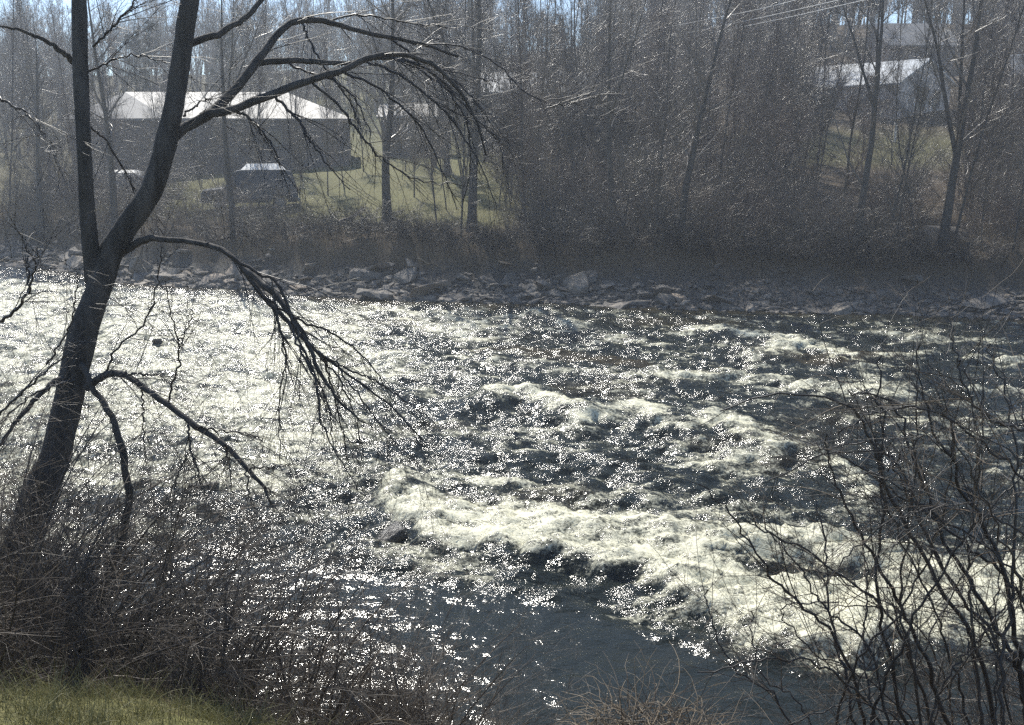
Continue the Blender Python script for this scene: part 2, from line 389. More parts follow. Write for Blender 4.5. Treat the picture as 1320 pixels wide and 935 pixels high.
# spray flung up over the broken crests
def spray():
    from_lines = [([(510, 650), (530, 690), (580, 706), (680, 712), (780, 735), (870, 770)], .35), ([(560, 668), (700, 684), (850, 690), (1000, 694), (1120, 704)], .4), ([(880, 775), (960, 805), (1060, 838), (1160, 848)], .35),
                  ([(618, 530), (645, 514), (700, 522), (730, 540)], .3), ([(745, 552), (790, 540), (850, 548)], .25), ([(978, 468), (1000, 455), (1085, 464)], .3), ([(870, 560), (915, 545), (1000, 585)], .2), ([(900, 608), (1040, 588), (1110, 640)], .2)]
    V, F, n0 = [], [], 0
    tet = np.array([[1, 1, 1], [-1, -1, 1], [-1, 1, -1], [1, -1, -1]]) / 1.73; tf = np.array([[0, 1, 2], [0, 3, 1], [0, 2, 3], [1, 3, 2]])
    for pts, hh in from_lines:
        g = gp(pts); n = 900 if hh > .3 else 350; c = smooth_line(np.column_stack([g, np.zeros(len(g))]), n)
        j = np.column_stack([rng.normal(0, .3, n), rng.normal(0, .3, n), np.abs(rng.normal(0, .4, n)) * hh * .8 + .05]); c = c[rng.permutation(n)] + j
        ix = np.clip(np.searchsorted(wx, c[:, 0]), 0, len(wx) - 1); iy = np.clip(np.searchsorted(wy, c[:, 1]), 0, len(wy) - 1); c[:, 2] += H[iy, ix]
        r = .004 + .009 * rng.uniform(0, 1, n) ** 3; V.append((c[:, None] + tet[None] * r[:, None, None] * [1.5, 1, 1]).reshape(-1, 3)); F.append((tf[None] + (n0 + 4 * np.arange(n))[:, None, None]).reshape(-1, 3)); n0 += 4 * n
    m, nt, b = new_mat('spray_drops'); b.inputs['Base Color'].default_value = (.8, .8, .72, 1); b.inputs['Roughness'].default_value = .3
    tag(link('spray', mesh_np('spray', np.concatenate(V), [np.concatenate(F)], m)), 'white droplets thrown up over the breaking crests', 'spray', kind='stuff')
spray()

# ------------------------------------------------------------------ tree generators
def gen_tree(seed, h, r0, nbr=26, ntw=9, nsub=3, t0=.22, ang=(.45, .9), blen=.34, lean=(0, 0), rt=.007, third=True, up=.07, forks=0):
    rg = np.random.default_rng(seed); tr = Tubes(); cr = Tubes()
    L = grow(np.zeros((1, 3)) - [0, 0, .3], np.array([[lean[0], lean[1], 1.0]]), np.array([h]), 16, .035, (0, 0, .03), rg)
    Rl = taper([r0], .012, 16, .8); Rl[0, 0] *= 1.35
    tr.add(L, Rl, 8)
    leads = [(L, Rl)]
    if forks:
        S, Dv, r, t, _ = spawn(L, Rl, forks, .25, .55, .25, .5, rg)
        Lf = grow(S, Dv, h * (1 - t) * .9, 16, .04, (0, 0, .06), rg); Rf = taper(r * .72, .012, 16, .8); tr.add(Lf, Rf, 7)
        leads.append((Lf, Rf))
    LL = np.concatenate([l for l, _ in leads]); RR = np.concatenate([q for _, q in leads])
    S, Dv, r, t, _ = spawn(LL, RR, max(4, nbr // len(LL)), t0, .98, ang[0], ang[1], rg)
    bl = h * (blen * (1 - t) + .07) * rg.uniform(.6, 1.15, len(t))
    B = grow(S, Dv, bl, 9, .11, (0, 0, up), rg); RB = taper(np.clip(r * .5, .012, .06), rt * 1.2, 9, .8); cr.add(B, RB, 4)
    S, Dv, r, t, idx = spawn(B, RB, ntw, .12, 1, .4, 1.0, rg)
    tl = bl[idx] * (.42 * (1 - t) + .16) * rg.uniform(.6, 1.2, len(t))
    T = grow(S, Dv, tl, 5, .13, (0, 0, up), rg); RT = taper(np.clip(r * .6, rt, .02), rt * .8, 5); cr.add(T, RT, 3)
    S, Dv, r, t, idx2 = spawn(T, RT, nsub, .1, 1, .35, 1.0, rg)
    sl = tl[idx2] * rg.uniform(.3, .7, len(t)); Q = grow(S, Dv, sl, 4, .15, (0, 0, up * .7), rg); RQ = taper(np.full(len(t), rt * .8), rt * .55, 4); cr.add(Q, RQ, 3)
    if third:
        S, Dv, r, t, idx3 = spawn(Q, RQ, 2, .1, 1, .35, .9, rg)
        Z = grow(S, Dv, sl[idx3] * rg.uniform(.3, .7, len(t)), 3, .15, (0, 0, .04), rg); cr.add(Z, taper(np.full(len(t), rt * .6), rt * .45, 3), 3)
    return tr, cr
def tree_thing(name, tr, cr, bark, tw):
    e = empty(name); tr.build('trunk', bark, e); cr.build('crown', tw, e); return e
def gen_shrub(seed, h, nst=14, ntw=8, nsub=3, rt=.004, spread=.55, arch=-.06, base=.25):
    rg = np.random.default_rng(seed); st = Tubes(); tw = Tubes()
    a = rg.uniform(0, 2 * math.pi, nst); s = rg.uniform(.1, spread, nst)
    Dv = np.stack([np.cos(a) * s, np.sin(a) * s, np.ones(nst)], -1); S = np.stack([np.cos(a) * base * rg.uniform(.2, 1, nst), np.sin(a) * base * rg.uniform(.2, 1, nst), np.full(nst, -.15)], -1)
    bl = h * rg.uniform(.65, 1.25, nst); out = np.stack([np.cos(a), np.sin(a), np.zeros(nst)], -1) * .05
    B = np.zeros((nst, 10, 3)); B[:, 0] = S; d = norm(Dv)
    for i in range(1, 10):
        d = norm(d + rg.normal(0, .07, (nst, 3)) + out + np.array([0, 0, arch * i / 4])); B[:, i] = B[:, i - 1] + d * (bl / 9)[:, None]
    RB = taper(np.clip(h * .006 * rg.uniform(.6, 1.3, nst), rt * 1.6, .03), rt * .9, 10); st.add(B, RB, 5)
    S, Dv, r, t, idx = spawn(B, RB, ntw, .12, 1, .35, 1.1, rg)
    tl = bl[idx] * rg.uniform(.14, .42, len(t)); T = grow(S, Dv, tl, 6, .14, (0, 0, .03), rg); RT = taper(np.clip(r * .6, rt * .8, .02), rt * .6, 6); tw.add(T, RT, 3)
    S, Dv, r, t, idx2 = spawn(T, RT, nsub, .1, 1, .35, 1.1, rg)
    Q = grow(S, Dv, tl[idx2] * rg.uniform(.25, .7, len(t)), 4, .16, (0, 0, .01), rg); tw.add(Q, taper(np.full(len(t), rt * .7), rt * .45, 4), 3)
    return st, tw
def shrub_thing(name, st, tw, ms, mt):
    e = empty(name); st.build('stem', ms, e); tw.build('crown', mt, e); return e
def place(o, x, y, z=None, rz=None, s=1.0, sz=None):
    o.location = (x, y, (tz(x, y) if z is None else z) - .03)
    o.rotation_euler = (0, 0, rng.uniform(0, 6.28) if rz is None else rz); o.scale = (s, s, sz or s)

# ------------------------------------------------------------------ far bank trees
used = {}
def use(proto):
    if used.get(proto.name): return copy_tree(proto)
    used[proto.name] = True; return proto
big = [tree_thing('bare_tree', *gen_tree(100 + i, 15 + i * .7, .26, 30, 10, 3, .2, (.5, 1.0), .34, ((-1) ** i * .04, 0), .0055, True, .05, forks=i % 2 * 2), M['bark_far'], M['twig_far']) for i in range(4)]
slim = [tree_thing('young_tree', *gen_tree(200 + i, 9.5 + i * .8, .048 + .007 * (i % 4), 30, 12, 5, .14, (.3, .7), .27, (rng.normal(0, .05), rng.normal(0, .05)), .0034, True, .09), M['bark_far'], M['twig_far' if i % 3 else 'twig_red']) for i in range(8)]
multi = [tree_thing('thicket_tree', *gen_tree(300 + i, 5.5 + i * .6, .04, 30, 10, 4, .06, (.3, .7), .42, (rng.normal(0, .1), rng.normal(0, .1)), .0034, True, .08, forks=4), M['bark_far'], M['twig_red' if i % 2 else 'twig_far']) for i in range(5)]

# the ones that stand out, each found again by its own look and place
NOTED = [
 (608, 296, 1, 1.05, 'thick straight dark tree trunk standing by the lawn on the far bank'),
 (499, 285, 0, 1.05, 'stout tree with a flared base at the lawn edge, left of the straight dark trunk'),
 (875, 312, 2, .85, 'dark upright tree in the middle of the far thicket above the shaded brush'),
 (1103, 326, 3, .85, 'dark tree growing at the bank edge below the barn-like house'),
 (1214, 318, 1, .95, 'tall dark tree rising past the end of the gabled house'),
 (150, 300, 2, .9, 'grey tree standing between the two trunks of the leaning tree, on the far bank'),
 (300, 288, 3, .8, 'tree rising in front of the dark parked vehicle on the far bank'),
 (55, 300, 0, .85, 'tree on the far bank at the outer left edge of the river view'),
 (790, 306, 3, .75, 'thin grey tree on the bank just left of the dark brush hollow'),
]
for px, py, k, s, lab in NOTED:
    d = ray(px, py)
    ys = np.linspace(38, 75, 400); pts = P(np.full(400, px), np.full(400, py), ys); zz = terrain(pts[:, 0], pts[:, 1])
    i = int(np.argmax(pts[:, 2] < zz)); x, y = pts[i, :2]
    o = use(big[k]); place(o, x, y, s=s, rz=k * 1.3 + px * .01); tag(o, lab, 'tree')
for px, py, k, s, lean, lab in [(1140, 325, 1, 1.1, .16, 'slender tree leaning right beside the dark tree below the house'), (1152, 322, 4, 1.0, .10, 'thin pale-edged tree at the foot of the white post below the house'), (563, 292, 2, .8, -.1, 'thin sapling bending left beside the stout tree with the flared base'), (594, 292, 5, .85, .05, 'thin upright sapling close to the thick straight trunk by the lawn'), (1228, 316, 6, 1.15, .05, 'thin tree close against the tall dark tree at the end of the gabled house')]:
    ys = np.linspace(38, 75, 400); pts = P(np.full(400, px), np.full(400, py), ys); zz = terrain(pts[:, 0], pts[:, 1])
    i = int(np.argmax(pts[:, 2] < zz)); x, y = pts[i, :2]
    o = use(slim[k]); place(o, x, y, s=s); o.rotation_euler = (0, lean, 0); tag(o, lab, 'tree')

def scatter(n, fn, tries=60):
    out = []
    for _ in range(n * tries):
        if len(out) >= n: break
        c = fn()
        if c is None: continue
        if all((c[0] - q[0]) ** 2 + (c[1] - q[1]) ** 2 > c[2] ** 2 for q in out): out.append(c)
    return out
def belt(y0, y1, gap, keep):
    def f():
        dd = rng.uniform(y0, y1)
        if dd < 10 and rng.uniform() < .78: return None
        dd = dd; x = rng.uniform(-33, 32)
        y = float(shore(np.array([x]))[0]) + dd
        if abs(x) > .56 * y + 1: return None
        px, _ = proj(x, y, tz(x, y))
        if rng.uniform() > keep(px, dd): return None
        return (x, y, gap)
    return f
def keep_mid(px, dd):
    if px < 60: return .9
    if px < 110: return .7
    if px < 460: return .16
    if px < 650: return .13 if dd < 26 else .4
    if px < 1050: return .6
    if px < 1150: return .2
    if px < 1240: return .05
    return .9
for (x, y, _) in scatter(135, belt(4.0, 32, .45, keep_mid)):
    k = int(rng.integers(8)); o = use(slim[k]); place(o, x, y, s=rng.uniform(.75, 1.2)); o.rotation_euler = (rng.normal(0, .05), rng.normal(0, .06), rng.uniform(0, 6.28))
    tag(o, 'slender bare young tree among many alike in the far bank thicket', 'tree', 'slender young trees of the far bank thicket')
for (x, y, _) in scatter(84, belt(3.8, 26, .7, keep_mid)):
    k = int(rng.integers(5)); o = use(multi[k]); place(o, x, y, s=rng.uniform(.6, 1.15)); o.rotation_euler = (rng.normal(0, .06), rng.normal(0, .06), rng.uniform(0, 6.28))
    tag(o, 'low forked many-branched tree tangled into the far bank thicket', 'tree', 'low forked trees of the far bank thicket')
def keep_back(px, dd):
    if 640 < px < 760: return .45
    if 60 < px < 480: return .04
    if 1030 < px < 1240: return 0
    return 1.0
for (x, y, _) in scatter(34, belt(26, 52, 2.0, keep_back)):
    k = int(rng.integers(4)); o = use(big[k]); place(o, x, y, s=rng.uniform(.65, .95))
    tag(o, 'tall bare tree standing behind the lawn and thicket on the slope', 'tree', 'tall bare trees on the slope behind')

# the far wood: a grey mass of trees nobody could count
proto = [gen_tree(400 + i, [13, 15, 10, 14, 12][i], [.09, .2, .07, .12, .15][i], 26, 8, 4, .12, (.35, .8), [.3, .42, .36, .3, .4][i], ([0, .08, -.1, 0, .05][i], 0), .009, False, .08, forks=[0, 2, 3, 0, 2][i]) for i in range(5)]
arrs = [(np.concatenate(t.V + c.V), np.concatenate(t.F + [f + t.n for f in c.F])) for t, c in proto]
Vs, Fs, off, cnt = [], [], 0, 0
while cnt < 930:
    y = rng.uniform(114, 185) if cnt >= 840 else rng.uniform(84, 170) if cnt < 620 else rng.uniform(170, 240) if cnt < 680 else rng.uniform(120, 165); x = (rng.uniform(-.62, .62 if cnt < 680 else -.01) if cnt < 840 else rng.uniform(.27, .52)) * y
    px, _ = proj(x, y, 8)
    if 655 < px < 765 and rng.uniform() < .75: continue
    if px < 640 and y < 135 and rng.uniform() < .3: continue
    if 1030 < px < 1260 and y < (112 if px < 1120 else 120): continue
    if 40 < px < 500 and y < 122: continue
    v, f = arrs[cnt % 5]; a = rng.uniform(0, 6.28); s = rng.uniform(.75, 1.2); c_, s_ = math.cos(a), math.sin(a)
    w = v * s; w = np.stack([w[:, 0] * c_ - w[:, 1] * s_ + x, w[:, 0] * s_ + w[:, 1] * c_ + y, w[:, 2] + tz(x, y)], -1)
    Vs.append(w); Fs.append(f + off); off += len(v); cnt += 1
tag(link('woods', mesh_np('woods', np.concatenate(Vs), [np.concatenate(Fs)], M['twig_far'])), 'grey mass of bare woodland filling the hillside beyond the houses', 'woods', kind='stuff')

# pines
def gen_pine(seed, h):
    rg = np.random.default_rng(seed); tr = Tubes(); cr = Tubes()
    L = grow(np.zeros((1, 3)), np.array([[0, 0, 1.]]), np.array([h]), 12, .015, (0, 0, .05), rg); RL = taper([h * .016], .02, 12); tr.add(L, RL, 8)
    S, Dv, r, t, _ = spawn(L, RL, 70, .25, 1, 1.1, 1.5, rg)
    B = grow(S, Dv, h * (.26 * (1 - t) + .03) * rg.uniform(.7, 1.2, len(t)), 6, .08, (0, 0, .05), rg); RB = taper(np.full(len(t), .03), .012, 6); cr.add(B, RB, 3)
    S, Dv, r, t, _ = spawn(B, RB, 8, .2, 1, .3, 1.0, rg)
    T = grow(S, Dv, rg.uniform(.35, .8, len(t)), 3, .1, (0, 0, .08), rg); RT = taper(np.full(len(t), .02), .012, 3); cr.add(T, RT, 3)
    S, Dv, r, t, _ = spawn(T, RT, 14, .05, 1, .3, 1.0, rg)
    N = grow(S, Dv, rg.uniform(.18, .34, len(t)), 2, .1, (0, 0, 0), rg); cr.add(N, taper(np.full(len(t), .016), .006, 2), 3)
    return tr, cr
pines = [tree_thing('pine_tree', *gen_pine(500 + i, 13 + 2 * i), M['bark_far'], M['needle']) for i in range(2)]
for px, pyt, Y, k, lab in [(716, 32, 92, 0, 'dark pine whose pointed top stands against the gap of blue sky'), (196, 30, 100, 1, 'dark evergreen behind the long roof, close to the slanting trunk'), (170, 42, 104, 0, 'lower dark evergreen behind the long roof, next to the taller one'), (290, 36, 106, 1, 'evergreen behind the long roof seen between trunk and arching limb'), (1130, -8, 120, 1, 'evergreen high on the hill above the upper roof'), (1262, -14, 122, 0, 'evergreen on the hilltop beyond the tall dark tree'), (1040, 2, 118, 1, 'evergreen at the hilltop under the power wires')]:
    p = P(px, pyt, Y); g = tz(p[0], p[1]); o = use(pines[k]); place(o, p[0], p[1], s=max(.4, (p[2] - g) / (13 + 2 * k))); tag(o, lab, 'tree')

# dark dense brush in the hollows of the bank
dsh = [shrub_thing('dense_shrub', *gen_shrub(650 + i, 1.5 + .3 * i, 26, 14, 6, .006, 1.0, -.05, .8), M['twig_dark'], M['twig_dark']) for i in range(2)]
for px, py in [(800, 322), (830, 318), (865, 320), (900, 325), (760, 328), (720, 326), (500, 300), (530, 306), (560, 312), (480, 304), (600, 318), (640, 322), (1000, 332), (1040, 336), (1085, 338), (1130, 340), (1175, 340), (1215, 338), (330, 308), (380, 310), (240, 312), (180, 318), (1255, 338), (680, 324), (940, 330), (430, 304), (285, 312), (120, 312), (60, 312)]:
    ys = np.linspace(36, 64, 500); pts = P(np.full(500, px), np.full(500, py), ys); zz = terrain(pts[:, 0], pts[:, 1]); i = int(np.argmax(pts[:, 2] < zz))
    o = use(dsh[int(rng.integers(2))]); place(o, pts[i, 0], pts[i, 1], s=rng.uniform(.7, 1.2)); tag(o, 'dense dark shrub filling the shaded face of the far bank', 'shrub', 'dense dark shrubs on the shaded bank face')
# shrubs and weeds along the far bank
fsh = [shrub_thing('bare_shrub', *gen_shrub(600 + i, 2.0 + .4 * i, 18, 11, 5, .004, .8, -.03, .5), M['twig_far'], M['twig_red' if i % 2 else 'twig_far']) for i in range(5)]
def shrub_fn():
    dd = rng.uniform(4.2, 11) if rng.uniform() < .75 else rng.uniform(11, 24); x = rng.uniform(-33, 28); y = float(shore(np.array([x]))[0]) + dd
    if abs(x) > .56 * y + 1: return None
    px, _ = proj(x, y, tz(x, y))
    if 390 < px < 640 and dd > 5.5: return None
    if 1040 < px < 1230 and dd > 12: return None
    if 235 < px < 400 and dd > 4.5 and rng.uniform() < .7: return None
    return (x, y, .55)
def under_fn():
    dd = rng.uniform(7, 30); x = rng.uniform(-33, 30); y = float(shore(np.array([x]))[0]) + dd
    if abs(x) > .56 * y + 1: return None
    px, _ = proj(x, y, tz(x, y))
    if 70 < px < 650 or (1030 < px < 1235 and dd > 10): return None
    return (x, y, .7)
under = scatter(44, under_fn)
for (x, y, _) in under:
    o = use(fsh[int(rng.integers(5))]); place(o, x, y, s=rng.uniform(.9, 1.7))
    tag(o, 'tall brown twiggy bush of the understory behind the far bank edge', 'shrub', 'understory bushes behind the far bank')
for (x, y, _) in scatter(125, shrub_fn):
    o = use(fsh[int(rng.integers(5))]); place(o, x, y, s=rng.uniform(.5, 1.15))
    tag(o, 'bare grey-brown shrub in the brush along the far bank', 'shrub', 'bare shrubs along the far bank')
def weeds(name, n, fn, hmin, hmax, mat, r, label, cat):
    S = []
    while len(S) < n:
        q = fn()
        if q is not None: S.append(q)
    S = np.array(S); z = terrain(S[:, 0], S[:, 1]); B = np.column_stack([S, z - .02])
    Dv = np.column_stack([rng.normal(0, .35, n), rng.normal(0, .35, n), np.ones(n)])
    t = Tubes(); L = rng.uniform(hmin, hmax, n); t.add(grow(B, Dv, L, 4, .14, (0, 0, -.04)), taper(np.full(n, r), r * .4, 4), 3)
    o = t.build(name, mat); tag(o, label, cat, kind='stuff'); return o
def fb_fn():
    x = rng.uniform(-33, 28); dd = 4.1 + abs(rng.normal(0, 5)); y = float(np.interp(x, _sx, _sy)) + dd
    px = 660 + FPX * x / y
    if 390 < px < 640 and dd > 6.5 and rng.uniform() < .8: return None
    return (x, y)
weeds('undergrowth', 16000, fb_fn, .25, 1.0, M['dry'], .007, 'dry tan weed stalks and dead grass covering the far bank', 'undergrowth')

def face_fn():
    x = rng.uniform(-33, 28); return (x, float(np.interp(x, _sx, _sy)) + rng.uniform(2.2, 5.6))
weeds('undergrowth', 5000, face_fn, .15, .8, M['twig_red'], .006, 'dark brown matted stems over the shaded face of the far bank', 'undergrowth')
# driftwood and fallen branches
for k in range(26):
    x = rng.uniform(-26, 21); y = float(shore(np.array([x]))[0]) + rng.uniform(1.6, 6); a = rng.uniform(0, 6.28); Lh = rng.uniform(.6, 2.2)
    q = np.array([[x + math.cos(a) * u * Lh + rng.normal(0, .06), y + math.sin(a) * u * Lh * .7 + rng.normal(0, .06), 0] for u in np.linspace(-.5, .5, 6)]); q[:, 2] = terrain(q[:, 0], q[:, 1]) + rng.uniform(.06, .3) + np.linspace(0, rng.normal(0, .35), 6)
    q[:, 2] = np.maximum(q[:, 2], terrain(q[:, 0], q[:, 1]) + .02); c = smooth_line(q, 14); r = np.linspace(rng.uniform(.025, .06), .012, 14); t = Tubes(); t.add(c, r, 6, cap=True)
    S_, D_v, r_, t__, _ = spawn(c[None], r[None], 6, .2, 1, .4, 1.0); t.add(grow(S_, D_v, rng.uniform(.2, .7, 6), 5, .12), taper(np.full(6, .012), .005, 5), 4)
    tag(t.build('fallen_branch', M['dry'] if k % 3 else M['bark_far']), 'weathered fallen branch lying across the brushy far bank', 'branch', 'fallen branches on the far bank')
# ------------------------------------------------------------------ rocks
def rock_mesh(seed, flat=.35, name='rock'):
    rg = np.random.default_rng(seed); bm = bmesh.new()
    n = 15; pts = rg.uniform(-1, 1, (n, 3)); pts = pts / np.maximum(np.abs(pts).max(1, keepdims=True), 1e-3) * rg.uniform(.75, 1, (n, 1))
    pts[:, 2] = np.clip(pts[:, 2] * 1.5, -1, 1) * flat; pts[:, 1] *= rg.uniform(.55, .9)
    pts[:, 2] += pts[:, 0] * rg.uniform(-.15, .15)
    for p in pts: bm.verts.new(p)
    res = bmesh.ops.convex_hull(bm, input=bm.verts)
    bmesh.ops.delete(bm, geom=[g for g in res['geom_interior'] if isinstance(g, bmesh.types.BMVert)], context='VERTS')
    loose = [v for v in bm.verts if not v.link_faces]
    if loose: bmesh.ops.delete(bm, geom=loose, context='VERTS')
    bmesh.ops.bevel(bm, geom=list(bm.edges), offset=.035, segments=1, affect='EDGES', clamp_overlap=True)
    me = bpy.data.meshes.new(name); bm.to_mesh(me); bm.free(); me.materials.append(M['rock']); return me
m, nt, b = new_mat('rock'); oi = nt.nodes.new('ShaderNodeObjectInfo'); n1 = noise_n(nt, 3, 6, .65); n2 = noise_n(nt, 11, 4, .6, scl=(1, 1, 4))
base = ramp(nt, oi.outputs['Random'], [(0, (.10, .09, .078)), (.5, (.20, .175, .145)), (.8, (.32, .265, .20)), (1, (.42, .31, .21))])
col = mixc(nt, .5, base, ramp(nt, n1, [(.35, (.07, .064, .055)), (.65, (.36, .31, .25))]))
nt.links.new(col, b.inputs['Base Color']); b.inputs['Roughness'].default_value = .75; bump(nt, b, n2, .6, .05); M['rock'] = m
rocks = [link('broken_rock', rock_mesh(700 + i, [.16, .22, .3, .4][i % 4])) for i in range(12)]
def place_rock(x, y, s, tilt=.25, z=None, k=None, rz=None):
    o = use(rocks[int(rng.integers(12)) if k is None else k]); g = tz(x, y) if z is None else z
    o.location = (x, y, g + s * .06); o.rotation_euler = (rng.normal(.03, tilt), rng.normal(0, tilt), rng.uniform(0, 6.28) if rz is None else rz)
    o.scale = (s * 1.25, s * 1.1, s * rng.uniform(.65, 1.1)); return o
for px, py, s, lab in [(385, 371, .75, 'tan flat slab tilted at the waterline, beyond the drooping limb'), (488, 381, .85, 'pale wedge-shaped slab lying at the water edge below the stout tree'), (470, 356, .7, 'long tan slab lying above the pale wedge-shaped slab'), (556, 377, .95, 'large squarish slab standing tilted at the waterline below the straight dark trunk'), (150 + 30, 358, .8, 'flat grey slab by the waterline just past the leaning trunk'), (262, 366, .6, 'small grey slab at the waterline beyond the sunlit white water'), (742, 368, .75, 'rounded tan boulder sitting among the rubble in mid bank'), (857, 390, .6, 'pale rounded boulder at the water edge in mid bank'), (922, 388, .7, 'dark upright pointed rock at the water edge'), (1270, 392, .9, 'pale angular rock at the end of the sandy strip'), (1178, 364, .8, 'tan block sitting in the shaded brush above the sandy strip'), (760, 357, .6, 'thin pale slab lying flat above the rounded tan boulder')]:
    ys = np.linspace(34, 62, 600); pts = P(np.full(600, px), np.full(600, py), ys); zz = np.maximum(terrain(pts[:, 0], pts[:, 1]), 0)
    i = int(np.argmax(pts[:, 2] < zz)); o = place_rock(pts[i, 0], pts[i, 1], s, .2); tag(o, lab, 'rock')
def rock_fn():
    x = rng.uniform(-32, 24); dd = abs(rng.normal(0, 1.3)) + .02; y = float(shore(np.array([x]))[0]) + dd
    if dd > 3.0 or abs(x) > .56 * y: return None
    s = rng.choice([.28, .4, .55, .75], p=[.4, .33, .2, .07])
    if x > 8 and dd > .6: s *= .5
    if 9 < x < 19 and dd > .9 and rng.uniform() < .7: return None
    return (x, y, s * .55, s)
for (x, y, _, s) in scatter(270, rock_fn):
    tag(place_rock(x, y, s), 'broken grey-brown rock slab among the rubble along the far waterline', 'rock', 'rock slabs along the far waterline')
# fine rubble
VV, FF, off = [], [], 0
rm = [rock_mesh(760 + i, .35, 'rubble') for i in range(4)]; ra = []
for q in rm:
    q.calc_loop_triangles(); v = np.zeros(len(q.vertices) * 3); q.vertices.foreach_get('co', v); f = np.zeros(len(q.loop_triangles) * 3, int); q.loop_triangles.foreach_get('vertices', f); ra.append((v.reshape(-1, 3), f.reshape(-1, 3)))
for k in range(4600):
    x = rng.uniform(-33, 26); dd = -.3 + (3.0 + 2.6 * float(gn(np.array([x * .35]), np.array([8.8]))[0])) * rng.beta(1.1, 1.5); y = float(np.interp(x, _sx, _sy)) + dd; s = .05 + .2 * rng.uniform() ** 2; v, f = ra[k % 4]
    Rm = np.array(Matrix.Rotation(rng.uniform(0, 6.28), 3, 'Z') @ Matrix.Rotation(rng.normal(0, .3), 3, 'X')); VV.append((v * s) @ Rm.T + [x, y, max(tz(x, y), -.05) + .03]); FF.append(f + off); off += len(v)
VV = np.concatenate(VV)
tag(link('rubble', mesh_np('rubble', VV, [np.concatenate(FF)], M['rock'], False)), 'loose broken stones strewn over the foot of the far bank', 'rubble', kind='stuff')
m, nt, b = new_mat('wet_rock'); n1 = noise_n(nt, 4, 6, .65); nt.links.new(ramp(nt, n1, [(.35, (.014, .014, .012)), (.7, (.06, .052, .04))]), b.inputs['Base Color']); b.inputs['Roughness'].default_value = .3; bump(nt, b, n1, .7, .06); M['wet'] = m
wetm = [rock_mesh(790 + i, .62, 'wet_boulder') for i in range(2)]
for q in wetm: q.materials[0] = m
# rocks in the river
for px, py, s, z, lab in [(497, 700, .42, .0, 'dark wet boulder at the near end of the white ledge'), (262, 634, .38, .0, 'dark wet boulder in the bright water below the bent limb'), (205, 441, .24, .0, 'brown wet rock breaking the bright water behind the leaning trunk'), (1085, 466, .6, -.05, 'low brown rock beside the white standing wave')]:
    p = G(px, py); o = link('wet_boulder', wetm[int(px) % 2]); o.location = (p[0], p[1], z); o.rotation_euler = (.1, -.1, px); o.scale = (s, s, s * .8); tag(o, lab, 'rock')
# bank-top ledge at the right
p = G(1225, 356, 1.0); o = place_rock(p[0], p[1] + .6, 1.0, .1, k=3, rz=.2); tag(o, 'big dark ledge block jutting from the bank under the end of the brush', 'rock')

# ------------------------------------------------------------------ buildings
def solid(name, col, rough=.8, nscale=6, var=.25):
    m, nt, b = new_mat(name); n = noise_n(nt, nscale, 4)
    nt.links.new(ramp(nt, n, [(.3, tuple(c * (1 - var) for c in col)), (.7, tuple(min(1, c * (1 + var)) for c in col))]), b.inputs['Base Color']); b.inputs['Roughness'].default_value = rough; return m
M['brown_wall'] = solid('brown_siding', (.13, .115, .11)); M['pale_wall'] = solid('pale_siding', (.62, .57, .54), .7, 6, .1); M['roof_pale'] = solid('pale_roof', (.22, .21, .195), .6, 3, .12)
M['roof_metal'] = solid('metal_roof', (.45, .48, .5), .35, 2, .08); M['trim'] = solid('trim', (.24, .23, .22), .6); M['dark_trim'] = solid('dark_trim', (.05, .045, .045), .6)
M['white'] = solid('white_paint', (.75, .74, .7), .5)
m, nt, b = new_mat('window_glass'); b.inputs['Base Color'].default_value = (.02, .025, .03, 1); b.inputs['Roughness'].default_value = .08; M['glass'] = m
def box_bm(bm, c, s):
    r = bmesh.ops.create_cube(bm, size=1); bmesh.ops.scale(bm, vec=s, verts=r['verts']); bmesh.ops.translate(bm, vec=c, verts=r['verts']); return r['verts']
def boxes(name, lst, mat, parent, bev=0):
    bm = bmesh.new()
    for c, s in lst: box_bm(bm, c, s)
    if bev: bmesh.ops.bevel(bm, geom=list(bm.edges), offset=bev, segments=1, affect='EDGES')
    me = bpy.data.meshes.new(name); bm.to_mesh(me); bm.free(); me.materials.append(mat); return link(name, me, parent)
def poly_mesh(name, V, F, mat, parent):
    me = bpy.data.meshes.new(name); me.from_pydata([tuple(v) for v in V], [], F); me.update(); me.materials.append(mat); return link(name, me, parent)
def window(parent, x, y, z, w, h, axis='x'):
    if axis == 'x':
        f = boxes('window', [((x, y, z + h / 2 + .04), (w + .16, .07, .08)), ((x, y, z - h / 2 - .04), (w + .16, .09, .08)), ((x - w / 2 - .04, y, z), (.08, .07, h)), ((x + w / 2 + .04, y, z), (.08, .07, h)), ((x, y, z), (w, .04, .04))], M['trim'], parent)
        boxes('pane', [((x, y + .01, z + h / 4), (w, .03, h / 2 - .05)), ((x, y + .01, z - h / 4), (w, .03, h / 2 - .05))], M['glass'], f)
    else:
        f = boxes('window', [((x, y, z + h / 2 + .04), (.07, w + .16, .08)), ((x, y, z - h / 2 - .04), (.09, w + .16, .08)), ((x, y - w / 2 - .04, z), (.07, .08, h)), ((x, y + w / 2 + .04, z), (.07, .08, h)), ((x, y, z), (.04, w, .04))], M['trim'], parent)
        boxes('pane', [((x, y, z + h / 4), (.03, w, h / 2 - .05)), ((x, y, z - h / 4), (.03, w, h / 2 - .05))], M['glass'], f)
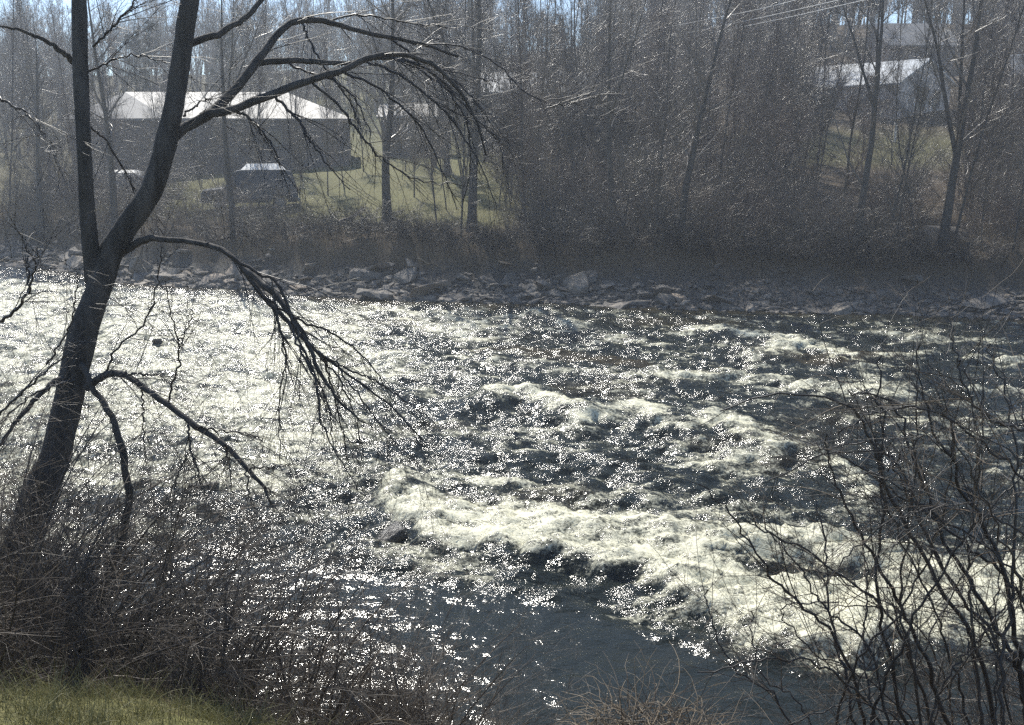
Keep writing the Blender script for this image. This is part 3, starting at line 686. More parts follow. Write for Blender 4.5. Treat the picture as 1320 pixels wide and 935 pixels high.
def gable_house(name, W, Dp, He, Hr, wall, roof, over=.5):
    """long side along x facing -y, gable ends at +-x"""
    e = empty(name)
    V = [(-W/2, -Dp/2, -1.5), (W/2, -Dp/2, -1.5), (W/2, Dp/2, -1.5), (-W/2, Dp/2, -1.5), (-W/2, -Dp/2, He), (W/2, -Dp/2, He), (W/2, Dp/2, He), (-W/2, Dp/2, He), (-W/2, 0, He + Hr), (W/2, 0, He + Hr)]
    poly_mesh('wall', V, [(0, 1, 5, 4), (1, 2, 6, 9, 5), (2, 3, 7, 6), (3, 0, 4, 8, 7)], wall, e)
    s = Hr / (Dp / 2); yo = Dp / 2 + over; zo = He - over * s; xo = W / 2 + .4; th = .14
    V = []
    for z in (.03, .03 + th): V += [(-xo, -yo, zo + z), (xo, -yo, zo + z), (xo, 0, He + Hr + z), (-xo, 0, He + Hr + z), (xo, yo, zo + z), (-xo, yo, zo + z)]
    F = [(6, 7, 8, 9), (9, 8, 10, 11), (3, 2, 1, 0), (5, 4, 2, 3), (0, 1, 7, 6), (1, 2, 8, 7), (2, 4, 10, 8), (4, 5, 11, 10), (5, 3, 9, 11), (3, 0, 6, 9)]
    r = poly_mesh('roof', V, F, roof, e)
    return e, r
# the long low building behind the lawn
A = P(455, 153, 80); Bq = P(215, 155, 78); C0 = P(112, 128, 96)
e = empty('long_building', (0, 0, 0)); He = A[2]
right_e = A; corner = np.array([Bq[0], Bq[1], He]); back = np.array([C0[0], C0[1], He])
ux = norm(right_e - corner); ub = np.array([-ux[1], ux[0], 0]); depth = 11.0
rb = right_e + ub * depth; lb = corner + ub * depth + (-ux) * 9.0; lf = corner + (-ux) * .0
fl = corner + (-ux) * 9.0 + ub * 4.5
zb = tz(right_e[0], right_e[1]) - 1.5
ins = lambda p, c: p + norm(np.array([*(c - p)[:2], 0])) * .5
cen = (right_e + corner + rb + lb) / 4
ring = [right_e, rb, lb, fl, corner]
low = [np.array([*ins(p, cen)[:2], zb]) for p in ring]; upv = [np.array([*ins(p, cen)[:2], He - .02]) for p in ring]
poly_mesh('wall', low + upv, [(4, 0, 5, 9), (0, 1, 6, 5), (1, 2, 7, 6), (2, 3, 8, 7), (3, 4, 9, 8)], M['brown_wall'], e)
rz_ = P(310, 119, 85)[2]; r1_ = np.array([*(right_e - ux * 5.5 + ub * depth * .5)[:2], rz_]); r2_ = np.array([*(corner - ux * 4.5 + ub * depth * .65)[:2], rz_])
V = [p + [0, 0, .0] for p in ring] + [r1_, r2_] + [p - [0, 0, .16] for p in ring]
poly_mesh('roof', V, [(4, 0, 5, 6), (0, 1, 5), (1, 2, 6, 5), (2, 3, 6), (3, 4, 6), (7, 11, 10, 9, 8), (4, 11, 7, 0), (0, 7, 8, 1), (1, 8, 9, 2), (2, 9, 10, 3), (3, 10, 11, 4)], M['roof_pale'], e)
for k in range(6):
    w0 = ins(corner, cen); w1 = ins(right_e, cen); q = w0 + (w1 - w0) * (k + .6) / 6.3
    window(e, q[0], q[1] - .06, He - 1.5, 1.2, 1.1)
q = ins(corner, cen) + (ins(right_e, cen) - ins(corner, cen)) * .46
boxes('door', [((q[0], q[1] - .05, He - 2.1), (1.0, .08, 2.1))], M['dark_trim'], e)
tag(e, 'long low brown building with a pale hipped roof behind the lawn', 'building')
# wing roof peeping right of it
p = P(535, 152, 88); e, r = gable_house('shed', 5.2, 5, p[2] - tz(p[0], p[1]), 1.0, M['brown_wall'], M['roof_pale'], .3); e.location = (p[0], p[1], tz(p[0], p[1])); window(e, 0, -2.54, 1.5, 1.0, .9)
boxes('door', [((-1.5, -2.53, 1.0), (.9, .07, 2.0))], M['dark_trim'], e)
tag(e, 'small shed with a pale roof standing past the end of the long building', 'shed')
# gabled house, right
p = P(1157, 112, 84); gz = tz(p[0], p[1] + 3); ang = -1.02
W_, D_ = 11.5, 7.0; Hh = p[2] - gz + .3
e, r = gable_house('gabled_house', W_, D_, Hh, 1.9, M['pale_wall'], M['roof_metal'], .35)
c_, s_ = math.cos(ang), math.sin(ang); loc = np.array([p[0], p[1]]) - np.array([c_ * W_ / 2 - s_ * (-D_ / 2), s_ * W_ / 2 + c_ * (-D_ / 2)])
e.location = (loc[0], loc[1], gz); e.rotation_euler = (0, 0, ang)
window(e, W_ / 2 + .04, -.4, Hh - 1.2, 1.1, 1.7, 'y'); window(e, W_ / 2 + .04, 1.7, Hh - 1.2, .8, 1.4, 'y')
for xx in (-3.6, -1.4, 1.6): window(e, xx, -D_ / 2 - .04, Hh - 1.4, 1.1, 1.3)
pr = boxes('porch', [((3.6, -D_ / 2 - .75, .9), (3.4, 1.5, .16)), ((2.0, -D_ / 2 - 1.42, 0), (.12, .12, 1.9)), ((5.2, -D_ / 2 - 1.42, 0), (.12, .12, 1.9))], M['dark_trim'], e)
boxes('railing', [((3.6, -D_ / 2 - 1.45, 1.2 + .22 * k), (3.3, .05, .09)) for k in range(4)] + [((2.0 + 1.6 * k, -D_ / 2 - 1.45, 1.5), (.1, .1, 1.1)) for k in range(3)], M['trim'], pr)
d_ = boxes('door', [((3.4, -D_ / 2 - .03, 2.0), (.95, .07, 2.0))], M['dark_trim'], e); boxes('handle', [((3.75, -D_ / 2 - .09, 2.0), (.05, .06, .12))], M['trim'], d_)
boxes('chimney', [((-1.6, .6, Hh + 2.0), (.6, .6, 1.3))], M['brown_wall'], r)
tag(e, 'pale sided house with a light metal roof, its gable end and porch facing the river', 'house')
# upper house
p = P(1185, 75, 106); gz = tz(p[0], p[1]); e, r = gable_house('upper_house', 7.0, 7, max(2.6, p[2] - gz), 2.2, M['brown_wall'], M['roof_pale'], .5)
e.location = (p[0], p[1] + 3.5, gz); e.rotation_euler = (0, 0, .06)
for xx in (-2, .2, 2.2): window(e, xx, -3.54, p[2] - gz - 1.2, .9, 1.1)
tag(e, 'upper house on the hillside showing a pale roof above the gabled house', 'house')
p = P(1325, 112, 90); gz = tz(p[0], p[1]); e, r = gable_house('cottage', 5, 5, max(2.4, p[2] - gz), 1.6, M['pale_wall'], M['roof_metal'], .4); e.location = (p[0], p[1] + 2, gz); window(e, -1.2, -2.54, 1.5, .9, 1.1)
tag(e, 'pale cottage at the far edge of the slope, only its roof corner in view', 'house')
p = P(690, 118, 94); gz = tz(p[0], p[1]); e, r = gable_house('white_house', 11, 6, max(2.4, p[2] - gz), 1.7, M['brown_wall'], M['roof_metal'], .4); e.location = (p[0], p[1] + 3, gz); e.rotation_euler = (0, 0, -.1)
for xx in (-3.5, -.5, 2.6): window(e, xx, -3.04, 1.5, 1.0, 1.2)
tag(e, 'house screened by trees under the dark pine, its pale roof barely showing', 'house')

# ------------------------------------------------------------------ vehicles
m, nt, b = new_mat('dark_paint'); b.inputs['Base Color'].default_value = (.010, .013, .018, 1); b.inputs['Roughness'].default_value = .35; b.inputs['Coat Weight'].default_value = .2; M['paint'] = m
m, nt, b = new_mat('silver_paint'); b.inputs['Base Color'].default_value = (.3, .31, .32, 1); b.inputs['Roughness'].default_value = .3; b.inputs['Metallic'].default_value = .4; M['silver'] = m
m, nt, b = new_mat('tyre_rubber'); b.inputs['Base Color'].default_value = (.02, .02, .02, 1); b.inputs['Roughness'].default_value = .8; M['tyre'] = m
m, nt, b = new_mat('tail_lens'); b.inputs['Base Color'].default_value = (.25, .02, .02, 1); b.inputs['Roughness'].default_value = .2; M['lens'] = m
def extrude_profile(name, prof, w, mat, parent, bev=.05, y0=0.0, tum=None):
    bm = bmesh.new(); n = len(prof)
    def wd(z): return w / 2 - (0 if tum is None else max(0, z - tum[0]) * tum[1])
    a = [bm.verts.new((x, y0 - wd(z), z)) for x, z in prof]; c = [bm.verts.new((x, y0 + wd(z), z)) for x, z in prof]
    bm.faces.new(a); bm.faces.new(list(reversed(c)))
    for i in range(n): bm.faces.new((a[i], c[i], c[(i + 1) % n], a[(i + 1) % n]))
    bmesh.ops.recalc_face_normals(bm, faces=bm.faces)
    if bev: bmesh.ops.bevel(bm, geom=list(bm.edges), offset=bev, segments=2, affect='EDGES', clamp_overlap=True)
    me = bpy.data.meshes.new(name); bm.to_mesh(me); bm.free(); me.materials.append(mat); return link(name, me, parent)
def make_suv(name, paint, L=5.2, Hc=1.95, Wd=2.0):
    e = empty(name); k = L / 5.2
    prof = [(-2.55*k, .45), (-2.6*k, .75), (-2.5*k, 1.1), (-1.35*k, 1.22), (-.75*k, Hc - .08), (-.4*k, Hc), (1.9*k, Hc), (2.35*k, Hc - .12), (2.6*k, 1.15), (2.62*k, .6), (2.55*k, .4)]
    for cx in (1.6*k, -1.6*k):
        arch = [(cx + .46 * math.cos(t), .38 + .46 * math.sin(t)) for t in np.linspace(0, math.pi, 7)]
        prof += arch
    extrude_profile('body', prof, Wd, paint, e, .03, tum=(1.1, .22))
    for sgn in (-1, 1):
        y = sgn * (Wd / 2 - .075)
        for x0, x1 in ((-.95, .1), (.2, 1.2), (1.3, 2.2)):
            q = [(x0*k + (.35 if x0 < -.5 else 0), Hc - .16), (x1*k, Hc - .16), (x1*k + (.12 if x1 > 2 else 0), 1.25), (x0*k, 1.25)]
            yo = lambda z: sgn * (Wd / 2 - max(0, z - 1.1) * .22 + .006)
            poly_mesh('window', [(x, yo(z), z) for x, z in q], [(0, 1, 2, 3) if sgn < 0 else (3, 2, 1, 0)], M['glass'], e)
        for cx in (1.6*k, -1.6*k):
            wv = Tubes(); t = np.linspace(0, 2 * math.pi, 25)
            wh = bmesh.new(); bmesh.ops.create_cone(wh, cap_ends=True, segments=24, radius1=.38, radius2=.38, depth=.24, matrix=Matrix.Translation((cx, sgn * (Wd / 2 - .14), .38)) @ Matrix.Rotation(R(90), 4, 'X'))
            bmesh.ops.bevel(wh, geom=[q for q in wh.edges if len(q.link_faces) == 2 and q.calc_face_angle() > 1], offset=.04, segments=2, affect='EDGES')
            me = bpy.data.meshes.new('wheel'); wh.to_mesh(me); wh.free(); me.materials.append(M['tyre']); wo = link('wheel', me, e)
            rm_ = bmesh.new(); bmesh.ops.create_cone(rm_, cap_ends=True, segments=20, radius1=.24, radius2=.2, depth=.06, matrix=Matrix.Translation((cx, sgn * (Wd / 2 - .01), .38)) @ Matrix.Rotation(R(90 * sgn), 4, 'X'))
            me = bpy.data.meshes.new('rim'); rm_.to_mesh(me); rm_.free(); me.materials.append(M['silver']); link('rim', me, wo)
        boxes('headlight', [((-2.53*k, sgn * .72, .9), (.12, .38, .18))], M['trim'], e, .02)
        boxes('tail_light', [((2.58*k, sgn * .8, 1.05), (.1, .18, .4))], M['lens'], e, .02)
        boxes('mirror', [((-.75*k, sgn * (Wd / 2 + .1), 1.3), (.12, .2, .16))], paint, e, .03)
    hr = (.34 if Hc > 2 else .18); wb = (Wd / 2 - (Hc - 1.1) * .22) - .06; x0, x1 = -.4*k, 2.0*k
    V = [(x0, -wb, Hc + .01), (x1, -wb, Hc + .01), (x1, wb, Hc + .01), (x0, wb, Hc + .01), (x0 + .35, -.22, Hc + hr), (x1 - .3, -.22, Hc + hr), (x1 - .3, .22, Hc + hr), (x0 + .35, .22, Hc + hr)]
    poly_mesh('roof', V, [(0, 1, 5, 4), (1, 2, 6, 5), (2, 3, 7, 6), (3, 0, 4, 7), (4, 5, 6, 7), (3, 2, 1, 0)], M['white'], e)  # sun glare on the roof, put in as a sloped white cap
    boxes('bumper', [((-2.62*k, 0, .5), (.12, Wd * .94, .2)), ((2.64*k, 0, .5), (.1, Wd * .94, .2))], M['silver'], e, .03)
    q = [(-1.27*k, 1.26), (-.8*k, Hc - .14)]
    poly_mesh('windscreen', [(q[0][0] - .015, -.82, q[0][1]), (q[0][0] - .015, .82, q[0][1]), (q[1][0] - .015, .74, q[1][1]), (q[1][0] - .015, -.74, q[1][1])], [(0, 1, 2, 3)], M['glass'], e)
    return e
p = P(322, 248, 59); e = make_suv('parked_van', M['paint'], 5.5, 2.25, 2.05); e.location = (p[0], p[1], tz(p[0], p[1])); e.rotation_euler = (0, 0, R(14))
tag(e, 'dark blue van parked at the lawn edge with a sunlit roof', 'van')
p = P(146, 200, 68); e = make_suv('parked_car', M['silver'], 4.7, 1.6, 1.8); e.location = (p[0], p[1], tz(p[0], p[1])); e.rotation_euler = (0, 0, R(-8))
tag(e, 'silver car parked by the long building, seen between the forked trunks', 'car')

# bits on the far bank
p = P(1152, 198, 76); e = boxes('post', [((0, 0, .4), (.16, .16, 1.9)), ((0, 0, 1.4), (.22, .22, .1))], M['white'], None, .02); e.location = (p[0], p[1], tz(p[0], p[1])); tag(e, 'white wooden post standing on the grass below the gabled house', 'post')
t = Tubes(); a_ = P(437, 263, 52); b_ = P(468, 243, 52.3); t.add(smooth_line([a_, (a_ + b_) / 2 + [0, 0, -.15], b_], 8), np.array([.16, .18, .17, .15, .12, .1, .07, .03]), 7)
o = t.build('fallen_limb', M['dry']); o.location.z += tz(a_[0], a_[1]) - a_[2] + .1; tag(o, 'pale broken limb lying on the lawn edge by the stout tree', 'branch')
for k, (q, lab) in enumerate([([(855, 36), (960, 16), (1075, -12)], 'uppermost of three bright overhead wires above the thicket'), ([(880, 44), (985, 22), (1100, -4)], 'middle one of three bright overhead wires above the thicket'), ([(900, 46), (1000, 26), (1120, -1)], 'lowest of three bright overhead wires above the thicket')]):
    pp = np.array([P(x, y, yy + 1.2 * k) for (x, y), yy in zip(q, (66, 47, 36))]); d0 = norm(pp[0] - pp[1]); d1 = norm(pp[2] - pp[1]); pp = np.vstack([pp[0] + d0 * 4, pp, pp[2] + d1 * 25])
    t = Tubes(); t.add(smooth_line(pp, 24), np.full(24, .011), 5); tag(t.build('overhead_wire', M['white']), lab, 'wire')

# ------------------------------------------------------------------ near leaning tree
def traced(pts, Y, w, n=28, jit=0.0):
    pts = np.asarray(pts, float); Y = np.broadcast_to(np.asarray(Y, float), (len(pts),)) if np.ndim(Y) == 0 else np.interp(np.linspace(0, 1, len(pts)), np.linspace(0, 1, len(Y)), Y)
    Wp = P(pts[:, 0], pts[:, 1], Y); dep = (Wp - [0, 0, CAM_Z]) @ FW
    w = np.interp(np.linspace(0, 1, len(pts)), np.linspace(0, 1, len(w)), w); rr = w / 2 / FPX * dep
    c, r = smooth_line(Wp, n, rr)
    if jit: c[1:] += rng.normal(0, jit, (n - 1, 3))
    return c, r
def rough_tube(t, c, r, sides, amp):
    v0 = len(t.V); t.add(c, r, sides, cap=True); V = t.V[v0]; ctr = np.repeat(c, sides, axis=0); d = V - ctr
    q = np.array([mnoise.noise(Vector((*(p[:2] * 9), p[2] * 2.2))) + .5 * mnoise.noise(Vector((*(p[:2] * 22), p[2] * 7))) for p in V])
    t.V[v0] = ctr + d * (1 + amp * q)[:, None]
root = empty('leaning_tree', tuple(P(0, 860, 8.7)))
off = np.array(root.location)
def part(t, name, mat):
    o = t.build(name, mat, root); 
    o.location = tuple(-off); return o
t = Tubes()
c, r = traced([(-40, 960), (-8, 840), (22, 720), (58, 620), (74, 580), (104, 443), (125, 377), (148, 318), (197, 240), (220, 160), (230, 100), (243, 10), (252, -60), (262, -150)], [8.6, 9.2, 9.6], [56, 49, 44, 40, 37, 33, 31, 31, 28, 26, 24, 24, 23, 22], 70); rough_tube(t, c, r, 28, .17); part(t, 'trunk', M['bark']); trunk_c = c
t = Tubes(); c, r = traced([(122, 372), (118, 330), (112, 270), (108, 190), (104, 100), (102, 0), (100, -90)], [9.2, 9.1, 9.4], [24, 19, 18, 19, 19], 36); rough_tube(t, c, r, 16, .14); part(t, 'trunk_fork', M['bark'])
LIMBS = {
 'B': ([(212, 200), (226, 176), (262, 152), (300, 141), (350, 122), (400, 103), (440, 91), (470, 77), (500, 70), (530, 73), (560, 86), (588, 112), (612, 150), (628, 200)], [9.4, 10.2, 10.8], [18, 12, 11, 10, 8, 7, 5.5, 4, 2.5]),
 'A': ([(262, 152), (285, 134), (312, 104), (338, 72), (362, 40), (388, 27), (420, 28), (455, 38), (500, 48), (545, 57), (590, 74)], [9.7, 10.6, 11.4], [14, 12, 11, 9, 8, 6, 5, 3]),
 'A2': ([(330, 82), (365, 78), (400, 79), (440, 82), (475, 76), (510, 76), (550, 90), (585, 118)], [10.3, 11.2], [9, 8, 6, 5, 4, 3]),
 'C': ([(150, 330), (190, 309), (240, 311), (285, 322), (312, 348), (342, 385), (372, 415), (408, 452), (440, 478), (480, 505), (520, 540), (545, 568)], [9.3, 8.6, 8.2], [12, 8, 7, 7, 7, 6.5, 5, 4, 3, 2.5, 2]),
 'C2': ([(312, 345), (345, 372), (370, 400), (395, 440), (412, 480), (440, 520), (470, 545)], [8.7, 8.0], [8, 8, 7, 5, 4, 2]),
 'D': ([(112, 500), (132, 486), (155, 482), (182, 498), (215, 521), (252, 550), (290, 574), (318, 603), (338, 625), (352, 650)], [8.9, 8.2, 7.9], [11, 9, 8, 8, 8, 7, 5, 3]),
 'F': ([(104, 470), (124, 505), (145, 540), (158, 585), (166, 640), (158, 690), (140, 740), (120, 800)], [8.9, 8.6, 8.4], [8, 8, 9, 10, 9, 8]),
 'G': ([(232, 60), (290, 40), (330, 8), (360, -30), (380, -80)], [9.6, 10.4], [10, 8, 6, 4]),
 'H': ([(106, 90), (70, 60), (30, 40), (-20, 30)], [9.4, 9.0], [9, 6, 4, 2]),
 'I': ([(96, 480), (60, 500), (20, 545), (-20, 600)], [9.0, 8.5], [10, 7, 5, 3]),
}
limb_lines = []
for k, (pts, Y, w) in LIMBS.items():
    t = Tubes(); c, r = traced(pts, Y, w, 30, .006);  rough_tube(t, c, r, 10, .16); part(t, 'limb', M['bark']); limb_lines.append((k, c, r))
FINE = [  # branchlets traced one by one: pixel path, depth, first width
 ([(440, 92), (480, 110), (520, 140), (552, 180), (575, 230), (590, 270)], 10.6, 6), ([(470, 78), (520, 100), (560, 132), (592, 168), (620, 215), (640, 270)], 10.8, 6),
 ([(500, 71), (545, 92), (590, 128), (625, 165), (665, 190)], 10.9, 5), ([(400, 104), (440, 140), (470, 180), (500, 210), (540, 232), (600, 240)], 10.2, 6),
 ([(352, 122), (380, 150), (400, 180), (425, 215), (450, 245)], 10, 7), ([(300, 142), (330, 160), (352, 190), (365, 230)], 9.8, 7), ([(500, 48), (540, 75), (580, 92), (640, 105)], 11.2, 5),
 ([(545, 57), (590, 60), (640, 82), (690, 128), (760, 120)], 11.4, 4), ([(420, 28), (470, 20), (530, 30), (590, 36)], 11, 5), ([(388, 27), (400, 55), (420, 90), (450, 130), (465, 180)], 10.8, 6),
 ([(530, 73), (570, 110), (598, 150), (606, 210), (596, 262)], 10.9, 5), ([(560, 86), (600, 118), (634, 160), (650, 210)], 10.9, 4), ([(365, 78), (400, 95), (440, 110), (470, 150), (480, 200)], 10.8, 6),
 ([(285, 322), (330, 350), (362, 372), (380, 420), (400, 470), (425, 530), (430, 580)], 8.4, 8), ([(312, 348), (352, 400), (368, 450), (362, 500), (360, 560)], 8.3, 6), ([(342, 385), (385, 412), (430, 430), (478, 470), (510, 520)], 8.3, 6),
 ([(372, 415), (388, 455), (410, 500), (412, 540), (436, 590), (470, 640)], 8.2, 6), ([(408, 452), (440, 472), (480, 490), (520, 515), (560, 545)], 8.1, 5), ([(440, 478), (470, 520), (500, 560), (540, 600)], 8.1, 4),
 ([(395, 440), (430, 480), (455, 530), (470, 590)], 8.0, 5), ([(350, 370), (360, 420), (368, 480), (360, 540), (362, 610)], 8.3, 4), ([(418, 463), (428, 500), (440, 550), (452, 610)], 8.15, 5),
 ([(215, 521), (228, 480), (230, 450), (222, 410), (213, 366)], 8.3, 5), ([(230, 448), (240, 425), (250, 400)], 8.3, 3), ([(155, 482), (185, 482), (224, 486)], 8.4, 5), ([(132, 486), (150, 452), (190, 408), (203, 360), (210, 320)], 8.7, 5),
 ([(252, 550), (290, 556), (325, 562), (340, 568)], 8.1, 5), ([(242, 548), (246, 580), (256, 610), (258, 640)], 8.1, 6), ([(318, 603), (350, 602), (375, 598)], 8, 4), ([(290, 574), (296, 600), (300, 640)], 8, 5), ([(318, 603), (322, 640), (330, 662)], 7.95, 4),
 ([(184, 500), (185, 560), (188, 600)], 8.4, 4), ([(338, 625), (362, 640), (380, 650)], 7.9, 3), ([(246, 580), (230, 610), (225, 640)], 8.1, 4),
 ([(60, 470), (85, 430), (98, 385), (100, 350)], 8.8, 5), ([(96, 490), (50, 505), (15, 530), (-10, 560)], 8.8, 6), ([(-10, 420), (20, 400), (36, 378), (44, 350), (50, 318)], 8.0, 8), ([(36, 378), (36, 340), (34, 310)], 8.0, 5),
 ([(-10, 545), (30, 505), (70, 470), (110, 440)], 8.2, 6), ([(114, 92), (150, 76), (180, 72), (215, 80)], 9.4, 5), ([(236, 150), (262, 130), (275, 128)], 9.6, 5), ([(-15, 120), (15, 135), (40, 150), (60, 175)], 8.5, 7),
 ([(700, 140), (740, 132), (790, 118)], 11.5, 3), ([(120, 60), (150, 30), (175, 0), (190, -40)], 9.4, 6), ([(110, 160), (140, 185), (165, 230), (185, 262)], 9.3, 5),
]
cr = Tubes(); lines = []
for pts, Y, w in FINE:
    c, r = traced(pts, [Y, Y + rng.uniform(-.5, .5)], [w * .62, w * .45, 1.1], 30, .008); cr.add(c, r, 5); lines.append((c, r))
LP = np.stack([c for c, _ in lines]); LR = np.stack([r for _, r in lines])
limbP = np.stack([c for k, c, r in limb_lines]); limbR = np.stack([r for k, c, r in limb_lines])
S, Dv, r, t_, idx = spawn(np.concatenate([LP, limbP[:6]]), np.concatenate([LR, limbR[:6]]), 12, .15, 1, .2, .75, flat=(1, .7, 1))
Dv = norm(Dv + [.05, 0, -.2]); ln = rng.uniform(.15, .95, len(t_)) * (1.2 - .5 * t_)
T = grow(S, Dv, ln, 7, .07, (0, 0, -.035)); RT = taper(np.clip(r * .45, .0018, .005), .0013, 7); cr.add(T, RT, 4)
S, Dv, r, t_, idx = spawn(T, RT, 4, .1, 1, .3, 1.0); Q = grow(S, Dv, ln[idx] * rng.uniform(.2, .7, len(t_)), 5, .14, (0, 0, -.02)); cr.add(Q, taper(np.full(len(t_), .002), .0012, 5), 3)
part(cr, 'crown', M['twig_dark'])
tag(root, 'big dark leaning forked tree on the near bank with drooping limbs over the water', 'tree')

# ------------------------------------------------------------------ near brush
def near_shrubs():
    out = []
    protos = [shrub_thing('brush_shrub', *gen_shrub(800 + i, [1.5, 1.9, 2.3, 1.7][i], 22, 14, 5, .0017, .8, -.03, .35), M['twig'], M['twig' if i % 2 else 'twig_tan']) for i in range(4)]
    spots = []
    for _ in range(4000):
        x = rng.uniform(-6.2, -.2); y = rng.uniform(6.1, 9.6)
        px, _ = proj(x, y, tz(x, y) + .6)
        if px < -160 or px > 590: continue
        if px > 230 and rng.uniform() < .66: continue
        if all((x - a) ** 2 + (y - b) ** 2 > (.34 ** 2) for a, b in spots): spots.append((x, y))
        if len(spots) >= 42: break
    for x, y in spots:
        o = use(protos[int(rng.integers(4))]); px, _ = proj(x, y, tz(x, y)); s = rng.uniform(.65, 1.1) * np.interp(px, [0, 250, 600], [1.5, 1.1, .6])
        place(o, x, y, s=s); o.rotation_euler = (rng.normal(0, .12), rng.normal(.12, .15), rng.uniform(0, 6.28))
        tag(o, 'tangled bare brown shrub on the near bank slope under the leaning tree', 'shrub', 'tangled shrubs under the leaning tree')
near_shrubs()
# the big bare bush at the right: traced stems
RB = [
 ([(1130, 990), (1080, 830), (1010, 760), (960, 690), (905, 625)], 5.6, 9), ([(1240, 980), (1200, 870), (1160, 780), (1110, 690), (1075, 620), (1060, 560)], 5.4, 12), ([(1290, 980), (1260, 840), (1205, 740), (1150, 640), (1120, 560), (1085, 520), (1000, 508), (930, 530)], 5.2, 12),
 ([(1180, 1000), (1150, 860), (1130, 760), (1138, 640), (1136, 540), (1132, 458)], 5.3, 10), ([(1330, 960), (1310, 830), (1290, 720), (1240, 620), (1200, 540), (1180, 480)], 5.0, 14), ([(1330, 880), (1280, 800), (1220, 700), (1180, 600), (1150, 520), (1090, 505)], 5.1, 12),
 ([(1110, 990), (1090, 880), (1070, 800), (1065, 720), (1050, 640)], 5.8, 9), ([(1210, 990), (1190, 900), (1150, 800), (1080, 740), (1000, 690), (960, 670)], 5.5, 9), ([(1340, 800), (1290, 740), (1230, 690), (1160, 640), (1090, 590), (1050, 575)], 5.0, 9),
 ([(1340, 560), (1290, 545), (1255, 520), (1235, 470), (1225, 420)], 4.8, 9), ([(1270, 990), (1260, 900), (1252, 780), (1250, 690), (1262, 590), (1270, 480)], 5.0, 9), ([(1160, 1000), (1130, 920), (1060, 860), (990, 850), (900, 870)], 5.3, 8),
 ([(1300, 1000), (1290, 880), (1302, 760), (1310, 640), (1300, 520), (1270, 440)], 4.8, 11), ([(1230, 1000), (1150, 900), (1070, 850), (1010, 800), (1020, 780), (1080, 775)], 5.5, 5), ([(1050, 990), (1000, 900), (945, 860), (918, 800), (910, 760)], 5.9, 6),
 ([(1340, 700), (1260, 660), (1180, 660), (1110, 700), (1060, 760)], 4.9, 6), ([(1340, 640), (1280, 580), (1200, 530), (1130, 530), (1080, 560)], 4.9, 7), ([(1100, 1000), (1140, 880), (1200, 760), (1270, 660), (1330, 600)], 5.2, 9), ([(1170, 1000), (1220, 880), (1280, 800), (1340, 740)], 5.0, 8), ([(1060, 1000), (1100, 860), (1180, 760), (1220, 640), (1230, 540)], 5.4, 7),
]
root = empty('bramble_bush', tuple(P(1210, 985, 5.3))); off = np.array(root.location)
def part(t, name, mat):
    o = t.build(name, mat, root); o.location = tuple(-off); return o
lines = []
RB2 = [([(x + dx * (.3 + .7 * i / len(q)), y + dy * i / len(q)) for i, (x, y) in enumerate(q)], Y + rng.uniform(-.7, .9), w * rng.uniform(.28, .5)) for q, Y, w in RB for dx, dy in ((rng.normal(70, 35), rng.normal(40, 50)),)]
for pts, Y, w in [(a_, b_, c_ * .6) for a_, b_, c_ in RB] + RB2:
    t = Tubes(); c, r = traced(pts, [Y, Y + rng.uniform(-.3, .9)], [w * .9, w * .6, 1.8], 34, .010); t.add(c, r, 7); part(t, 'stem', M['twig_dark']); lines.append((c, r))
LP = np.stack([c for c, _ in lines]); LR = np.stack([r for _, r in lines]); cr = Tubes(); ct = Tubes()
S, Dv, r, t_, idx = spawn(LP, LR, 17, .15, 1, .3, 1.1); ln = rng.uniform(.12, .85, len(t_)); T = grow(S, Dv, ln, 8, .08, (0, 0, .0)); RT = taper(np.clip(r * .5, .0015, .0038), .0010, 8)
h = rng.uniform(size=len(T)) < .3; cr.add(T[~h], RT[~h], 4); ct.add(T[h], RT[h], 4)
S, Dv, r, t_, idx = spawn(T, RT, 4, .1, 1, .4, 1.2); Q = grow(S, Dv, ln[idx] * rng.uniform(.15, .7, len(t_)), 6, .13, (0, 0, 0)); RQ = taper(np.full(len(t_), .0013), .0008, 6)
h = rng.uniform(size=len(Q)) < .3; cr.add(Q[~h], RQ[~h], 3); ct.add(Q[h], RQ[h], 3)
part(cr, 'crown', M['twig_dark']); part(ct, 'pale_twig_crown', M['dry'])
tag(root, 'tall bare bush with long dark arching stems beside the white ledge', 'bush')
pr2 = [shrub_thing('bramble_shrub', *gen_shrub(840 + i, 1.5 + .3 * i, 16, 12, 5, .0022, .9, -.07, .3), M['twig_dark'], M['twig_dark' if i % 2 else 'twig']) for i in range(2)]
for x, y, s in [(3.3, 5.6, .8), (3.7, 5.0, .9), (3.9, 6.2, 1.1), (3.2, 7.0, .9), (4.4, 5.6, 1.1)]:
    o = use(pr2[int(rng.integers(2))]); place(o, x, y, s=s); tag(o, 'low dark thorny shrub tangled under the tall arching bush', 'shrub', 'low thorny shrubs under the arching bush')
pr3 = [shrub_thing('whippy_shrub', *gen_shrub(860 + i, .95 + .25 * i, 9, 7, 3, .002, .9, -.05, .2), M['twig_tan'], M['twig']) for i in range(2)]
for x, y, s in [(-.7, 6.0, 1.0), (-.2, 6.6, .8), (-1.0, 6.8, 1.2), (.2, 7.2, .8), (-1.3, 5.8, .9), (-.5, 7.6, 1.1), (.7, 6.0, .7), (1.0, 6.8, .8)]:
    o = use(pr3[int(rng.integers(2))]); place(o, x, y, s=s); tag(o, 'sparse thin-stemmed shrub at the foot of the near bank before the smooth dark water', 'shrub', 'sparse shrubs before the smooth water')
